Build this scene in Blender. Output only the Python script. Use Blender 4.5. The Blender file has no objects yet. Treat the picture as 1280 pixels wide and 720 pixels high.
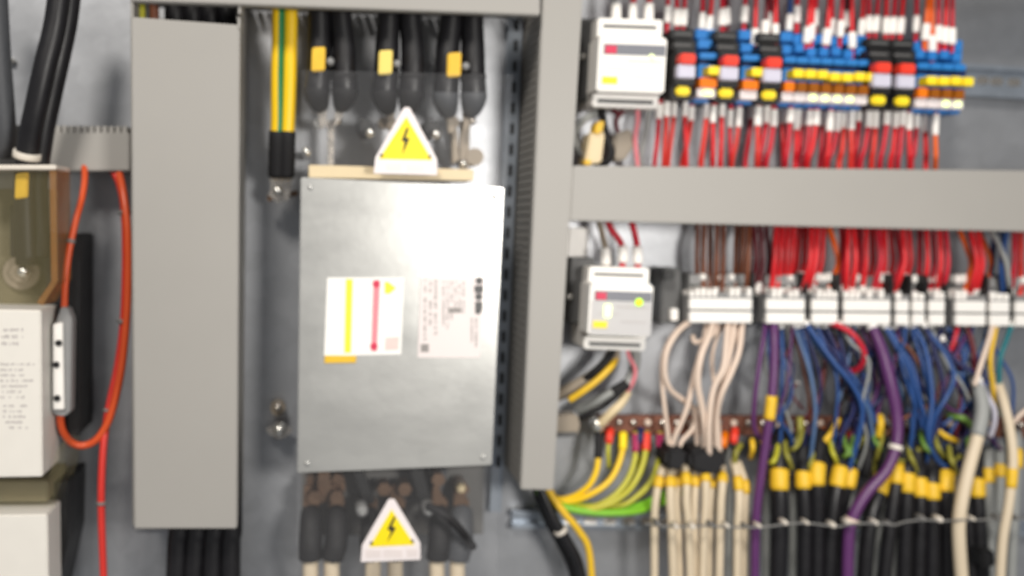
import bpy, bmesh, math, random
from mathutils import Vector, Matrix

random.seed(7)
SC = bpy.context.scene
COL = SC.collection

# ------------------------------------------------------------------ camera
# metres; the mounting panel lies in the plane Y = 0, X to the right, Z up,
# everything stands out of it towards -Y.
FPX, W, H = 1200.0, 1280.0, 720.0
DIST = 0.50
yaw, pitch, roll = math.radians(11.7), math.radians(3.5), math.radians(1.7)
FWD = Vector((math.sin(yaw) * math.cos(pitch), math.cos(yaw) * math.cos(pitch), -math.sin(pitch)))
R0 = Vector((math.cos(yaw), -math.sin(yaw), 0.0))
U0 = R0.cross(FWD)
RGT = R0 * math.cos(roll) + U0 * math.sin(roll)
UPV = U0 * math.cos(roll) - R0 * math.sin(roll)
CAM = -FWD * DIST
cd = bpy.data.cameras.new("camera")
cam = bpy.data.objects.new("camera", cd)
COL.objects.link(cam)
m = Matrix.Identity(4)
for i in range(3):
    m[i][0], m[i][1], m[i][2], m[i][3] = RGT[i], UPV[i], -FWD[i], CAM[i]
cam.matrix_world = m
cd.sensor_width = 36.0
cd.lens = 36.0 * FPX / W
cd.clip_start, cd.clip_end = 0.01, 50.0
cd.dof.use_dof = True                      # the photograph is out of focus
cd.dof.focus_distance = 0.30
cd.dof.aperture_fstop = 7.4
SC.camera = cam

# ------------------------------------------------------------------ world + lamps
wd = bpy.data.worlds.new("World")
SC.world = wd
wd.use_nodes = True
bg = wd.node_tree.nodes["Background"]
bg.inputs[0].default_value = (0.95, 0.97, 1.0, 1)
bg.inputs[1].default_value = 0.22


def lamp(name, loc, target, size, power, color):
    ld = bpy.data.lights.new(name, 'AREA')
    ld.shape = 'DISK'
    ld.size = size
    ld.energy = power
    ld.color = color
    lo = bpy.data.objects.new(name, ld)
    lo.location = loc
    lo.rotation_euler = (Vector(target) - Vector(loc)).to_track_quat('-Z', 'Y').to_euler()
    COL.objects.link(lo)
    return lo


def P(x, y, h=0.0):
    """photo pixel -> point in the plane that stands h millimetres out of the panel"""
    d = FWD + RGT * ((x - W / 2) / FPX) - UPV * ((y - H / 2) / FPX)
    t = (-h * 0.001 - CAM.y) / d.y
    return CAM + d * t


def S(x, y, h=0.0):
    d = FWD + RGT * ((x - W / 2) / FPX) - UPV * ((y - H / 2) / FPX)
    return ((-h * 0.001 - CAM.y) / d.y) / FPX


key = lamp("room_lamp", (-0.40, -1.00, 0.86), (-0.06, 0, 0), 0.26, 12.5, (1.0, 0.945, 0.87))
hp = P(672, 264, 40)
vd = (hp - CAM).normalized()
rd = Vector((vd.x, -vd.y, vd.z))
lamp("work_lamp", hp + rd * 0.55, hp, 0.11, 1.95, (1.0, 0.96, 0.90))

SC.render.engine = 'CYCLES'
SC.view_settings.view_transform = 'Standard'
SC.view_settings.look = 'None'
SC.view_settings.exposure = 0.0
SC.view_settings.gamma = 1.0
SC.cycles.use_denoising = True
SC.cycles.max_bounces = 8
SC.cycles.transparent_max_bounces = 16


# ------------------------------------------------------------------ materials
def lin(c):
    return tuple(((v / 255.0) / 12.92 if v / 255.0 <= 0.04045 else ((v / 255.0 + 0.055) / 1.055) ** 2.4) for v in c)


def mat(name, rgb, rough=0.5, metal=0.0, var=0.06, scale=120.0, bump=0.0, bscale=900.0, coat=0.0, alpha=1.0, emit=None, stretch=None, rvar=0.1):
    mt = bpy.data.materials.new(name)
    mt.use_nodes = True
    nt = mt.node_tree
    b = nt.nodes["Principled BSDF"]
    col = lin(rgb)
    geo = nt.nodes.new("ShaderNodeNewGeometry")
    src = geo.outputs["Position"]
    if stretch:
        mp = nt.nodes.new("ShaderNodeMapping")
        mp.inputs["Scale"].default_value = stretch
        nt.links.new(src, mp.inputs["Vector"])
        src = mp.outputs["Vector"]
    nz = nt.nodes.new("ShaderNodeTexNoise")
    nz.inputs["Scale"].default_value = scale
    nz.inputs["Detail"].default_value = 4.0
    nt.links.new(src, nz.inputs["Vector"])
    mx = nt.nodes.new("ShaderNodeMix")
    mx.data_type = 'RGBA'
    mx.inputs["A"].default_value = tuple(max(0, v * (1 - var)) for v in col) + (1,)
    mx.inputs["B"].default_value = tuple(min(1, v * (1 + var)) for v in col) + (1,)
    nt.links.new(nz.outputs["Fac"], mx.inputs["Factor"])
    nt.links.new(mx.outputs["Result"], b.inputs["Base Color"])
    mr = nt.nodes.new("ShaderNodeMapRange")
    mr.inputs["To Min"].default_value = max(0.02, rough - rvar)
    mr.inputs["To Max"].default_value = min(1.0, rough + rvar)
    nt.links.new(nz.outputs["Fac"], mr.inputs["Value"])
    nt.links.new(mr.outputs["Result"], b.inputs["Roughness"])
    b.inputs["Metallic"].default_value = metal
    b.inputs["Coat Weight"].default_value = coat
    if alpha < 1:
        b.inputs["Alpha"].default_value = alpha
    if emit:
        b.inputs["Emission Color"].default_value = lin(emit[0]) + (1,)
        b.inputs["Emission Strength"].default_value = emit[1]
    if bump:
        n2 = nt.nodes.new("ShaderNodeTexNoise")
        n2.inputs["Scale"].default_value = bscale
        nt.links.new(src, n2.inputs["Vector"])
        bp = nt.nodes.new("ShaderNodeBump")
        bp.inputs["Strength"].default_value = bump
        bp.inputs["Distance"].default_value = 0.0004
        nt.links.new(n2.outputs["Fac"], bp.inputs["Height"])
        nt.links.new(bp.outputs["Normal"], b.inputs["Normal"])
    return mt


def zinc(name, rgb, rough, metal, spangle=0.10, vscale=90.0):
    """galvanised sheet: crystals (Voronoi) over cloudy wear"""
    mt = mat(name, rgb, rough, metal, var=0.05, scale=14.0, bump=0.08, bscale=260.0, rvar=0.05)
    nt = mt.node_tree
    b = nt.nodes["Principled BSDF"]
    geo = [n for n in nt.nodes if n.type == 'NEW_GEOMETRY'][0]
    mp = nt.nodes.new("ShaderNodeMapping")
    mp.inputs["Rotation"].default_value = (0, math.radians(28), 0)
    mp.inputs["Scale"].default_value = (22, 22, 60)
    nt.links.new(geo.outputs["Position"], mp.inputs["Vector"])
    n3 = nt.nodes.new("ShaderNodeTexNoise")
    n3.inputs["Scale"].default_value = 1.0
    n3.inputs["Detail"].default_value = 6.0
    n3.inputs["Roughness"].default_value = 0.65
    nt.links.new(mp.outputs["Vector"], n3.inputs["Vector"])
    m3 = nt.nodes.new("ShaderNodeMapRange")
    m3.inputs["From Min"].default_value = 0.3
    m3.inputs["From Max"].default_value = 0.7
    m3.inputs["To Min"].default_value = -0.045
    m3.inputs["To Max"].default_value = 0.045
    nt.links.new(n3.outputs["Fac"], m3.inputs["Value"])
    ad = nt.nodes.new("ShaderNodeMath")
    ro = b.inputs["Roughness"].links[0].from_socket
    nt.links.new(ro, ad.inputs[0])
    nt.links.new(m3.outputs["Result"], ad.inputs[1])
    nt.links.new(ad.outputs[0], b.inputs["Roughness"])
    vo = nt.nodes.new("ShaderNodeTexVoronoi")
    vo.inputs["Scale"].default_value = vscale
    nt.links.new(geo.outputs["Position"], vo.inputs["Vector"])
    hs = nt.nodes.new("ShaderNodeSeparateColor")
    nt.links.new(vo.outputs["Color"], hs.inputs["Color"])
    mr = nt.nodes.new("ShaderNodeMapRange")
    mr.inputs["To Min"].default_value = 1 - spangle
    mr.inputs["To Max"].default_value = 1 + spangle
    nt.links.new(hs.outputs[0], mr.inputs["Value"])
    vm = nt.nodes.new("ShaderNodeVectorMath")
    vm.operation = 'SCALE'
    old = b.inputs["Base Color"].links[0].from_socket
    nt.links.new(old, vm.inputs[0])
    nt.links.new(mr.outputs["Result"], vm.inputs["Scale"])
    nt.links.new(vm.outputs["Vector"], b.inputs["Base Color"])
    return mt


M = {}
M['panel'] = zinc("galvanised_panel", (172, 174, 178), 0.42, 0.68, 0.05, 140)
M['box'] = zinc("galvanised_cover", (190, 190, 187), 0.34, 0.6, 0.03, 60)
M['rail'] = zinc("zinc_rail", (170, 178, 188), 0.38, 0.75)
M['duct'] = mat("grey_duct_plastic", (162, 159, 154), 0.52, var=0.06, scale=16, bump=0.06)
M['duct_in'] = mat("grey_duct_base", (146, 143, 138), 0.6, var=0.04)
M['black'] = mat("black_cable_sheath", (24, 23, 26), 0.42, var=0.25, scale=200)
M['boot'] = mat("black_heat_shrink", (19, 18, 21), 0.7, var=0.25, scale=160, bump=0.2)
M['greyboot'] = mat("grey_heat_shrink", (74, 76, 80), 0.55, var=0.2, scale=160, bump=0.2)
M['blackplastic'] = mat("black_plastic", (26, 26, 27), 0.5, var=0.15)
M['darkgrey'] = mat("dark_grey_plastic", (88, 88, 88), 0.55, var=0.08)
M['midgrey'] = mat("grey_plastic", (142, 142, 142), 0.55, var=0.06)
M['yellow'] = mat("yellow_marker", (232, 188, 44), 0.5, var=0.14, scale=260)
M['paleyellow'] = mat("pale_yellow_marker", (240, 215, 110), 0.5, var=0.08)
M['signyellow'] = mat("sign_yellow", (250, 225, 10), 0.45, var=0.03)
M['signwhite'] = mat("sign_white", (238, 230, 230), 0.5, var=0.03)
M['signgrey'] = mat("pale_grey_face", (196, 194, 194), 0.5, var=0.03)
M['ink'] = mat("dark_ink", (50, 44, 30), 0.6, var=0.1)
M['greyink'] = mat("grey_ink", (150, 145, 142), 0.6, var=0.2, scale=400)
M['paleink'] = mat("pale_ink", (186, 180, 178), 0.6, var=0.2, scale=400)
M['white'] = mat("white_plastic", (246, 243, 238), 0.45, var=0.03)
M['cream'] = mat("cream_plate", (232, 228, 220), 0.55, var=0.03)
M['creamcable'] = mat("cream_cable_sheath", (214, 198, 172), 0.5, var=0.07, scale=90)
M['whitewire'] = mat("white_wire", (226, 205, 188), 0.45, var=0.06)
M['red'] = mat("red_wire", (216, 34, 42), 0.4, var=0.15)
M['crimson'] = mat("crimson_wire", (196, 34, 52), 0.4, var=0.15)
M['darkred'] = mat("maroon_wire", (96, 24, 34), 0.45, var=0.15)
M['brown'] = mat("brown_wire", (118, 68, 44), 0.45, var=0.12)
M['orange'] = mat("orange_wire", (232, 98, 24), 0.4, var=0.1)
M['redorange'] = mat("red_orange_cable", (214, 84, 40), 0.4, var=0.1)
M['hotred'] = mat("orange_red_cable", (216, 70, 44), 0.4, var=0.1)
M['pinkred'] = mat("red_cable", (214, 54, 46), 0.4, var=0.1)
M['blue'] = mat("blue_plastic", (40, 122, 196), 0.45, var=0.05)
M['bluewire'] = mat("blue_wire", (38, 74, 132), 0.42, var=0.15)
M['lightblue'] = mat("light_blue_wire", (78, 104, 142), 0.42, var=0.15)
M['navy'] = mat("navy_wire", (30, 36, 84), 0.45, var=0.15)
M['teal'] = mat("teal_wire", (24, 110, 120), 0.45, var=0.1)
M['purple'] = mat("purple_wire", (90, 46, 98), 0.42, var=0.12)
M['pvcyellow'] = mat("earth_yellow", (246, 202, 28), 0.4, var=0.05)
M['pvcgreen'] = mat("earth_green", (20, 116, 62), 0.4, var=0.08)
M['tailolive'] = mat("dull_olive_wire", (146, 142, 58), 0.45, var=0.2)
M['tailgreen'] = mat("dull_green_wire", (104, 140, 58), 0.45, var=0.15)
M['lime'] = mat("bright_green_wire", (126, 190, 44), 0.4, var=0.1)
M['olive'] = mat("yellow_green_wire", (190, 186, 54), 0.42, var=0.18, scale=160)
M['greycable'] = mat("grey_cable_sheath", (148, 150, 148), 0.5, var=0.08)
M['taupe'] = mat("taupe_cable", (150, 138, 122), 0.5, var=0.1)
M['silver'] = mat("tinned_metal", (214, 206, 196), 0.26, 0.95, var=0.12, scale=300)
M['bronze'] = mat("dull_copper", (120, 96, 78), 0.45, 0.75, var=0.2, scale=200)
M['copper'] = mat("copper_bar", (126, 82, 66), 0.55, 0.4, var=0.15, scale=120)
M['bolt'] = mat("zinc_bolt", (236, 234, 228), 0.24, 0.9, var=0.08, scale=300)
M['tagyellow'] = mat("bright_yellow_tag", (255, 226, 40), 0.45, var=0.04)
M['amber'] = mat("amber_relay", (150, 84, 8), 0.3, var=0.12, scale=200)
M['amberorange'] = mat("orange_relay", (236, 122, 12), 0.3, var=0.08)
M['redcap'] = mat("red_cap", (236, 64, 44), 0.4, var=0.05)
M['lilac'] = mat("pale_lilac_window", (206, 204, 220), 0.35, var=0.05)
M['led_green'] = mat("lit_green_lamp", (190, 235, 20), 0.3, emit=((190, 240, 30), 1.0))
M['led_pale'] = mat("lit_pale_lamp", (232, 244, 180), 0.3, emit=((236, 250, 190), 0.8))
M['tan'] = mat("tan_moulding", (128, 120, 96), 0.5, var=0.12)
M['darkbase'] = mat("dark_terminal_moulding", (108, 107, 105), 0.6, var=0.2, scale=60)
M['beige'] = mat("beige_insulating_strip", (226, 206, 166), 0.5, var=0.06)
M['clear'] = mat("clear_guard_sheet", (225, 226, 230), 0.12, alpha=0.022, var=0.02)
M['smoky'] = mat("yellowed_clear_plastic", (170, 160, 120), 0.2, alpha=0.10, var=0.05)
M['amberedge'] = mat("yellowed_plastic_edge", (176, 124, 70), 0.3, alpha=0.4, var=0.15)
M['tie'] = mat("white_cable_tie", (226, 218, 206), 0.45, var=0.03)
M['cord'] = mat("grey_lacing_cord", (122, 121, 119), 0.7, var=0.1)
M['pinkstripe'] = mat("pink_print", (244, 142, 152), 0.5, var=0.03)
M['redprint'] = mat("red_print", (210, 50, 84), 0.5, var=0.03)
M['faintpink'] = mat("faint_pink_print", (238, 208, 202), 0.5, var=0.08, scale=300)
M['yellowprint'] = mat("yellow_print", (244, 238, 60), 0.5, var=0.03)
M['silverlabel'] = mat("silver_label", (230, 220, 218), 0.5, 0.1, var=0.04)
M['whitelabel'] = mat("white_label", (248, 246, 242), 0.5, var=0.02)
M['barprint'] = mat("grey_print_band", (120, 122, 130), 0.5, var=0.05)
M['magenta'] = mat("magenta_ferrule", (170, 30, 90), 0.45)


# ------------------------------------------------------------------ mesh helpers
def cat_rom(pts, n=6):
    out = []
    L = len(pts)
    for i in range(L - 1):
        p0 = pts[max(i - 1, 0)]
        p1, p2 = pts[i], pts[i + 1]
        p3 = pts[min(i + 2, L - 1)]
        for k in range(n):
            t = k / n
            out.append(tuple(0.5 * ((2 * b) + (c - a) * t + (2 * a - 5 * b + 4 * c - d) * t * t + (3 * b - a - 3 * c + d) * t ** 3)
                             for a, b, c, d in zip(p0, p1, p2, p3)))
    out.append(tuple(pts[-1]))
    return out


class MB:
    def __init__(self):
        self.bm = bmesh.new()

    def prism(self, pts, h0, h1, bev=0.0):
        """polygon given in photo pixels on its front plane h1, extruded straight back to h0 (mm)"""
        fr = [P(x, y, h1) for x, y in pts]
        tmp = bmesh.new()
        vf = [tmp.verts.new(v) for v in fr]
        vb = [tmp.verts.new((v.x, -h0 * 0.001, v.z)) for v in fr]
        n = len(fr)
        tmp.faces.new(vf)
        tmp.faces.new(vb[::-1])
        for i in range(n):
            tmp.faces.new((vf[i], vb[i], vb[(i + 1) % n], vf[(i + 1) % n]))
        bmesh.ops.recalc_face_normals(tmp, faces=tmp.faces)
        if bev:
            s = S(pts[0][0], pts[0][1], h1)
            bmesh.ops.bevel(tmp, geom=list(tmp.edges), offset=bev * s, segments=2, affect='EDGES', clamp_overlap=True)
        self.merge(tmp)
        return self

    def box(self, x0, y0, x1, y1, h0, h1, bev=0.0, sx=0.0, sy=0.0):
        """sx: how far x drifts per pixel downwards, sy: how far y drifts per pixel to the right"""
        cx, cy = (x0 + x1) / 2, (y0 + y1) / 2
        pts = [(x + sx * (y - cy), y + sy * (x - cx)) for x, y in ((x0, y0), (x1, y0), (x1, y1), (x0, y1))]
        return self.prism(pts, h0, h1, bev)

    def merge(self, tmp):
        me = bpy.data.meshes.new("tmp")
        tmp.to_mesh(me)
        tmp.free()
        self.bm.from_mesh(me)
        bpy.data.meshes.remove(me)

    def tube(self, pts, r, seg=10, n=6, stripe=None, span=None, grow=0.0, taper=0.0):
        """pts (x, y, h) in pixels and mm, radius in pixels; span = (t0, t1) keeps a stretch of the path"""
        path = cat_rom([tuple(p) + ((r if not isinstance(r, (list, tuple)) else r[i]),) for i, p in enumerate(pts)], n)
        if span:
            L = len(path) - 1
            a, b = span[0] * L, span[1] * L
            steps = max(3, int(math.ceil(b - a)) + 1)
            sub = []
            for k in range(steps + 1):
                t = a + (b - a) * k / steps
                i = min(int(t), L - 1)
                u = t - i
                sub.append(tuple(p * (1 - u) + q * u for p, q in zip(path[i], path[i + 1])))
            path = sub
        cs = [P(p[0], p[1], p[2]) for p in path]
        N = len(cs)
        rs = []
        for k, p in enumerate(path):
            rr = p[3] + grow
            if taper:
                e = min(k, N - 1 - k) / max(1, N - 1)
                rr *= 1 - taper * max(0, 1 - e * 5)
            rs.append(rr * S(p[0], p[1], p[2]))
        tmp = bmesh.new()
        rings = []
        for k in range(N):
            tg = (cs[min(k + 1, N - 1)] - cs[max(k - 1, 0)]).normalized()
            side = tg.cross(Vector((0, -1, 0)))
            if side.length < 1e-4:
                side = Vector((1, 0, 0))
            side.normalize()
            up = side.cross(tg).normalized()
            rings.append([tmp.verts.new(cs[k] + (side * math.cos(2 * math.pi * j / seg) + up * math.sin(2 * math.pi * j / seg)) * rs[k]) for j in range(seg)])
        for k in range(N - 1):
            for j in range(seg):
                fc = tmp.faces.new((rings[k][j], rings[k][(j + 1) % seg], rings[k + 1][(j + 1) % seg], rings[k + 1][j]))
                fc.smooth = True
                if stripe and j in stripe:
                    fc.material_index = 1
        tmp.faces.new(rings[0][::-1])
        tmp.faces.new(rings[-1])
        bmesh.ops.recalc_face_normals(tmp, faces=tmp.faces)
        self.merge(tmp)
        return self

    def cyl(self, x, y, r, h0, h1, n=16, dome=0.0, turn=0.0):
        c = P(x, y, h1)
        s = S(x, y, h1) * r
        tmp = bmesh.new()
        prof = [(1.0, h0), (1.0, h1)] if not dome else [(1.0, h0), (1.0, h1 - dome), (0.9, h1 - dome * 0.55), (0.7, h1 - dome * 0.25), (0.4, h1 - dome * 0.06), (0.12, h1)]
        rings = []
        for k, h in prof:
            rings.append([tmp.verts.new((c.x + math.cos(2 * math.pi * j / n + turn) * s * k, -h * 0.001, c.z + math.sin(2 * math.pi * j / n + turn) * s * k)) for j in range(n)])
        for a, b in zip(rings, rings[1:]):
            for j in range(n):
                f = tmp.faces.new((a[j], a[(j + 1) % n], b[(j + 1) % n], b[j]))
                f.smooth = n > 8
        tmp.faces.new(rings[0])
        tmp.faces.new(rings[-1])
        bmesh.ops.recalc_face_normals(tmp, faces=tmp.faces)
        self.merge(tmp)
        return self

    def build(self, name, material, parent=None):
        me = bpy.data.meshes.new(name)
        co = [v.co.copy() for v in self.bm.verts]
        lo = Vector((min(c.x for c in co), min(c.y for c in co), min(c.z for c in co)))
        hi = Vector((max(c.x for c in co), max(c.y for c in co), max(c.z for c in co)))
        ctr = (lo + hi) / 2
        for v in self.bm.verts:
            v.co -= ctr
        self.bm.to_mesh(me)
        self.bm.free()
        mats = material if isinstance(material, (list, tuple)) else [material]
        for x in mats:
            me.materials.append(M[x])
        o = bpy.data.objects.new(name, me)
        COL.objects.link(o)
        if parent is not None:
            o.parent = parent
            o.location = ctr - world_of(parent)
        else:
            o.location = ctr
        return o


def scribble(mb, x0, y0, x1, y1, h, rows, gw=1.5, upright=False, keep=0.75, rnd=random.Random(11)):
    """rows of small illegible glyphs; upright: the rows run down the label (it lies on its side)"""
    for r_ in range(rows):
        a, b = (x0, x1) if upright else (y0, y1)
        c0 = a + (b - a) * (r_ + 0.2) / rows
        c1 = a + (b - a) * (r_ + 0.75) / rows
        u, e = (y0, y1) if upright else (x0, x1)
        e = u + (e - u) * rnd.uniform(0.5, 1.0)
        while u < e:
            w = gw * rnd.uniform(0.6, 1.5)
            if rnd.random() < keep:
                d0, d1 = rnd.uniform(0, 0.35) * (c1 - c0), rnd.uniform(0, 0.2) * (c1 - c0)
                if upright:
                    mb.box(c0 + d0, u, c1 - d1, u + w, h, h + 0.2)
                else:
                    mb.box(u, c0 + d0, u + w, c1 - d1, h, h + 0.2)
            u += w + gw * 0.45


def world_of(o):
    v = Vector(o.location)
    while o.parent is not None:
        o = o.parent
        v += Vector(o.location)
    return v


def tag(o, label, cat, group=None):
    o['label'] = label
    o['category'] = cat
    if group:
        o['group'] = group
    return o


def thing(name, label, cat, x, y, h=0.0, group=None):
    o = bpy.data.objects.new(name, None)
    o.empty_display_size = 0.01
    o.location = P(x, y, h)
    COL.objects.link(o)
    return tag(o, label, cat, group)


ORD = ("first second third fourth fifth sixth seventh eighth ninth tenth eleventh twelfth thirteenth fourteenth fifteenth sixteenth "
       "seventeenth eighteenth nineteenth twentieth").split()


def wire(name, pts, r, material, label, cat="wire", group=None, sleeves=(), seg=8, n=6, stripe=None):
    """a wire or cable: one mesh, with its sleeves, ferrules, boots and ties as children.
    sleeves: (name, t0, t1, grow, material[, taper])"""
    o = MB().tube(pts, r, seg, n, stripe).build(name, material)
    tag(o, label, cat, group)
    for sl in sleeves:
        MB().tube(pts, r, seg, n, None, (sl[1], sl[2]), sl[3], sl[5] if len(sl) > 5 else 0.0).build(sl[0], sl[4], o)
    return o


def structure(o):
    o['kind'] = 'structure'
    return o


# ------------------------------------------------------------------ setting: the mounting panel
structure(MB().prism([(-260, -260), (1560, -260), (1560, 980), (-260, 980)], -3, 0).build("back_panel", "panel"))

# ------------------------------------------------------------------ cable ducts
def comb(mb, a, b, h0, h1, n, thick):
    """row of duct teeth from pixel a to pixel b"""
    ax, ay = a
    bx, by = b
    for k in range(n):
        t0, t1 = (k + 0.12) / n, (k + 0.84) / n
        x0, y0, x1, y1 = ax + (bx - ax) * t0, ay + (by - ay) * t0, ax + (bx - ax) * t1, ay + (by - ay) * t1
        if abs(bx - ax) > abs(by - ay):
            mb.prism([(x0, y0), (x1, y1), (x1, y1 + thick), (x0, y0 + thick)], h0, h1)
        else:
            mb.prism([(x0, y0), (x0 + thick, y0), (x1 + thick, y1), (x1, y1)], h0, h1)


def duct(name, label, front, h, base_front=None, combs=(), bev=1.6):
    cx = sum(p[0] for p in front) / 4
    cy = sum(p[1] for p in front) / 4
    t = thing(name, label, "cable duct", cx, cy)
    MB().prism(front, h - 6, h, bev).build("cover", "duct", t)
    MB().prism(base_front or front, 0.5, 3).build("base", "duct_in", t)
    for (a, b, h0, h1, n, th) in combs:
        mb = MB()
        comb(mb, a, b, h0, h1, n, th)
        mb.build("slotted_wall", "duct_in", t)
    return t


# the wide duct at the left: lid stops short of the beam, a dark gap shows the cables inside
d1 = duct("cable_duct", "wide vertical grey cable duct standing left of the metal box", [(164, 21), (300, 31), (296, 661), (168, 661)], 54)
MB().prism([(163, -30), (167, -30), (170, 656), (166, 656)], 3, 47).build("side_wall", "duct_in", d1)
MB().prism([(296, -30), (300, -30), (295, 656), (291, 656)], 3, 47).build("side_wall", "duct_in", d1)
mb = MB()
comb(mb, (299, -20), (297, 40), 40, 54, 3, 3)
mb.build("tooth", "duct", d1)

duct("cable_duct", "horizontal grey cable duct along the top edge above the black cables", [(166, -60), (676, -60), (675, 19), (166, 1)], 56,
     combs=[((200, -4), (660, 12), 3, 16, 40, 4)])
d3 = duct("cable_duct", "narrow vertical grey cable duct right of the metal box", [(681, -60), (732, -60), (692, 613), (651, 612)], 50,
          [(683, -60), (722, -60), (690, 590), (645, 590)])
mb = MB()
for k in range(64):                       # slotted left flank: teeth with narrow gaps
    y0 = -30 + k * 10.0
    x0 = 681.5 - (y0 + 60) * 0.0447
    mb.prism([(x0, y0), (x0 + 2, y0), (x0 + 1.8, y0 + 8.5), (x0 - 0.2, y0 + 8.5)], 3, 45)
mb.build("slotted_wall", "duct_in", d3)
MB().prism([(729, -60), (731, -60), (692, 608), (690, 608)], 3, 45).build("side_wall", "duct_in", d3)
duct("cable_duct", "horizontal grey cable duct crossing the right side between relays and terminals", [(716, 207), (1420, 215), (1420, 293), (712, 276)], 50,
     combs=[((720, 214), (1400, 222), 3, 9, 60, 4), ((720, 268), (1400, 284), 3, 9, 60, 4)])
duct("cable_duct", "unseen grey cable duct added above the view to shade the relay wires", [(740, -120), (1420, -100), (1420, -22), (738, -34)], 46)  # out-of-view duct, added to throw shade on the upper relay wires
for k in range(4):
    wire("duct_wire", [(694 - k * 4, -60, 12 + k * 8), (690 - k * 4, 60, 12 + k * 8), (686 - k * 4, 160, 13 + k * 8), (690 - k * 3, 230, 16 + k * 6)], 3.6, ["red", "crimson", "darkred", "crimson"][k],
         "%s red wire inside the narrow duct, glimpsed through its slots" % ORD[k], "wire", "red wires inside the narrow duct")
d5 = duct("cable_duct", "short grey cable duct with pale teeth behind the thick black cables", [(-60, 165), (162, 166), (162, 214), (-60, 213)], 24)
mb = MB()
comb(mb, (-40, 156), (160, 158), 10, 22, 24, 9)
mb.build("slotted_wall", "duct", d5)

# ------------------------------------------------------------------ slotted steel rails
t = thing("slotted_rail", "upright blue-grey slotted steel rail beside the metal box", "rail", 643, 300)
mb = MB()
mb.prism([(637, -10), (655, -10), (626, 640), (612, 640)], 0.4, 6)
mb.build("strip", "rail", t)
mb = MB()
for k in range(22):
    y0 = 24 + k * 26
    x0 = 644.5 - y0 * 0.042
    mb.prism([(x0, y0), (x0 + 5, y0), (x0 + 4.5, y0 + 14), (x0 - 0.5, y0 + 14)], 5.8, 6.25)
mb.build("slot", "blackplastic", t)


def dinrail(label, a, b, hgt, slots):
    (ax, ay), (bx, by) = a, b
    t = thing("mounting_rail", label, "rail", (ax + bx) / 2, (ay + by) / 2)
    MB().prism([(ax, ay - hgt / 2), (bx, by - hgt / 2), (bx, by + hgt / 2), (ax, ay + hgt / 2)], 0.5, 3.5).build("web", "rail", t)
    for s in (-1, 1):
        MB().prism([(ax, ay + s * hgt / 2 - 3), (bx, by + s * hgt / 2 - 3), (bx, by + s * hgt / 2 + 3), (ax, ay + s * hgt / 2 + 3)], 3.5, 7.5, 0.8).build("lip", "rail", t)
    mb = MB()
    for x in slots:
        y = ay + (by - ay) * (x - ax) / (bx - ax)
        mb.prism([(x - 8, y - 3), (x - 5, y - 5), (x + 5, y - 5), (x + 8, y - 3), (x + 8, y + 3), (x + 5, y + 5), (x - 5, y + 5), (x - 8, y + 3)], 3.3, 3.9)
    mb.build("slot", "silver", t)
    return t


dinrail("slotted steel rail carrying the blue and black relays", (718, 70), (1420, 112), 34, (1228, 1246, 1268, 1292))
dinrail("steel rail under the row of white fronted terminals", (712, 372), (1420, 384), 34, (846, 852))
dinrail("slotted steel rail low down behind the fanned cables", (640, 650), (1420, 662), 16, tuple(range(690, 1280, 24)))

# ------------------------------------------------------------------ left edge: breakers, thick cables, orange wires
wire("power_cable", [(78, -40, 52), (69, 30, 52), (57, 80, 52), (46, 130, 50), (36, 180, 46), (31, 232, 42), (34, 330, 38)], 13.5, "black",
     "left one of two thick black cables dropping into the yellowed shroud", "cable", "thick black cables at the left edge",
     [("cable_tie", 0.70, 0.73, 3.0, "tie"), ], seg=14)
for o in list(COL.objects):
    if o.name == "power_cable":
        MB().prism([(19, 217), (35, 215), (34, 247), (18, 249)], 51, 53.5, 1.5).build("marker", "yellow", o)
wire("power_cable", [(90, -40, 46), (84, 20, 46), (74, 70, 46), (63, 120, 44), (53, 170, 42), (46, 232, 38), (50, 320, 34)], 13.5, "black",
     "right one of two thick black cables dropping into the yellowed shroud", "cable", "thick black cables at the left edge", seg=14)
wire("power_cable", [(-8, -40, 40), (-3, 60, 40), (4, 158, 36), (4, 190, 30)], 15, "greyboot",
     "dark grey tube cut by the left edge above the shroud", "cable", "thick black cables at the left edge", seg=14)  # plain dark grey tube filling the dark strip at the left edge

t = thing("circuit_breaker", "upper breaker with a white label plate and yellowed clear shroud", "breaker", 20, 480)
MB().box(-60, 292, 98, 545, 0.5, 30, 2).build("body", "blackplastic", t)
MB().prism([(-60, 386), (51, 388), (53, 596), (-60, 598)], 30, 58, 1.6).build("label_plate", "cream", t)
pl = t.children[-1]
mb = MB()
scribble(mb, 2, 408, 40, 434, 57.9, 3)
scribble(mb, 0, 452, 42, 500, 57.9, 7)
scribble(mb, 4, 504, 40, 538, 57.9, 5)
mb.build("print", "paleink", pl)
MB().box(-60, 236, 60, 384, 12, 30, 2).build("terminal_block", "tan", t)
MB().box(12, 255, 52, 322, 30, 40, 2).build("cable_lug", "boot", t)
mb = MB()
mb.cyl(26, 341, 21, 30, 33, 20)
mb.cyl(26, 341, 13, 33, 37, 6)
mb.build("washer", "taupe", t)
MB().cyl(27, 340, 7, 37, 42, 12, 2).build("bolt", "bolt", t)
sh = MB().prism([(-60, 206), (70, 206), (72, 352), (52, 381), (-60, 381)], 54, 56).build("shroud", "smoky", t)
mb = MB()
mb.prism([(62, 207), (70, 207), (72, 352), (64, 352)], 34, 57)
mb.prism([(64, 352), (72, 352), (53, 382), (46, 378)], 34, 57)
mb.build("shroud_edge", "amberedge", sh)
MB().box(-60, 206, 70, 212, 36, 58, 1).build("shroud_rim", "tie", sh)
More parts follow.
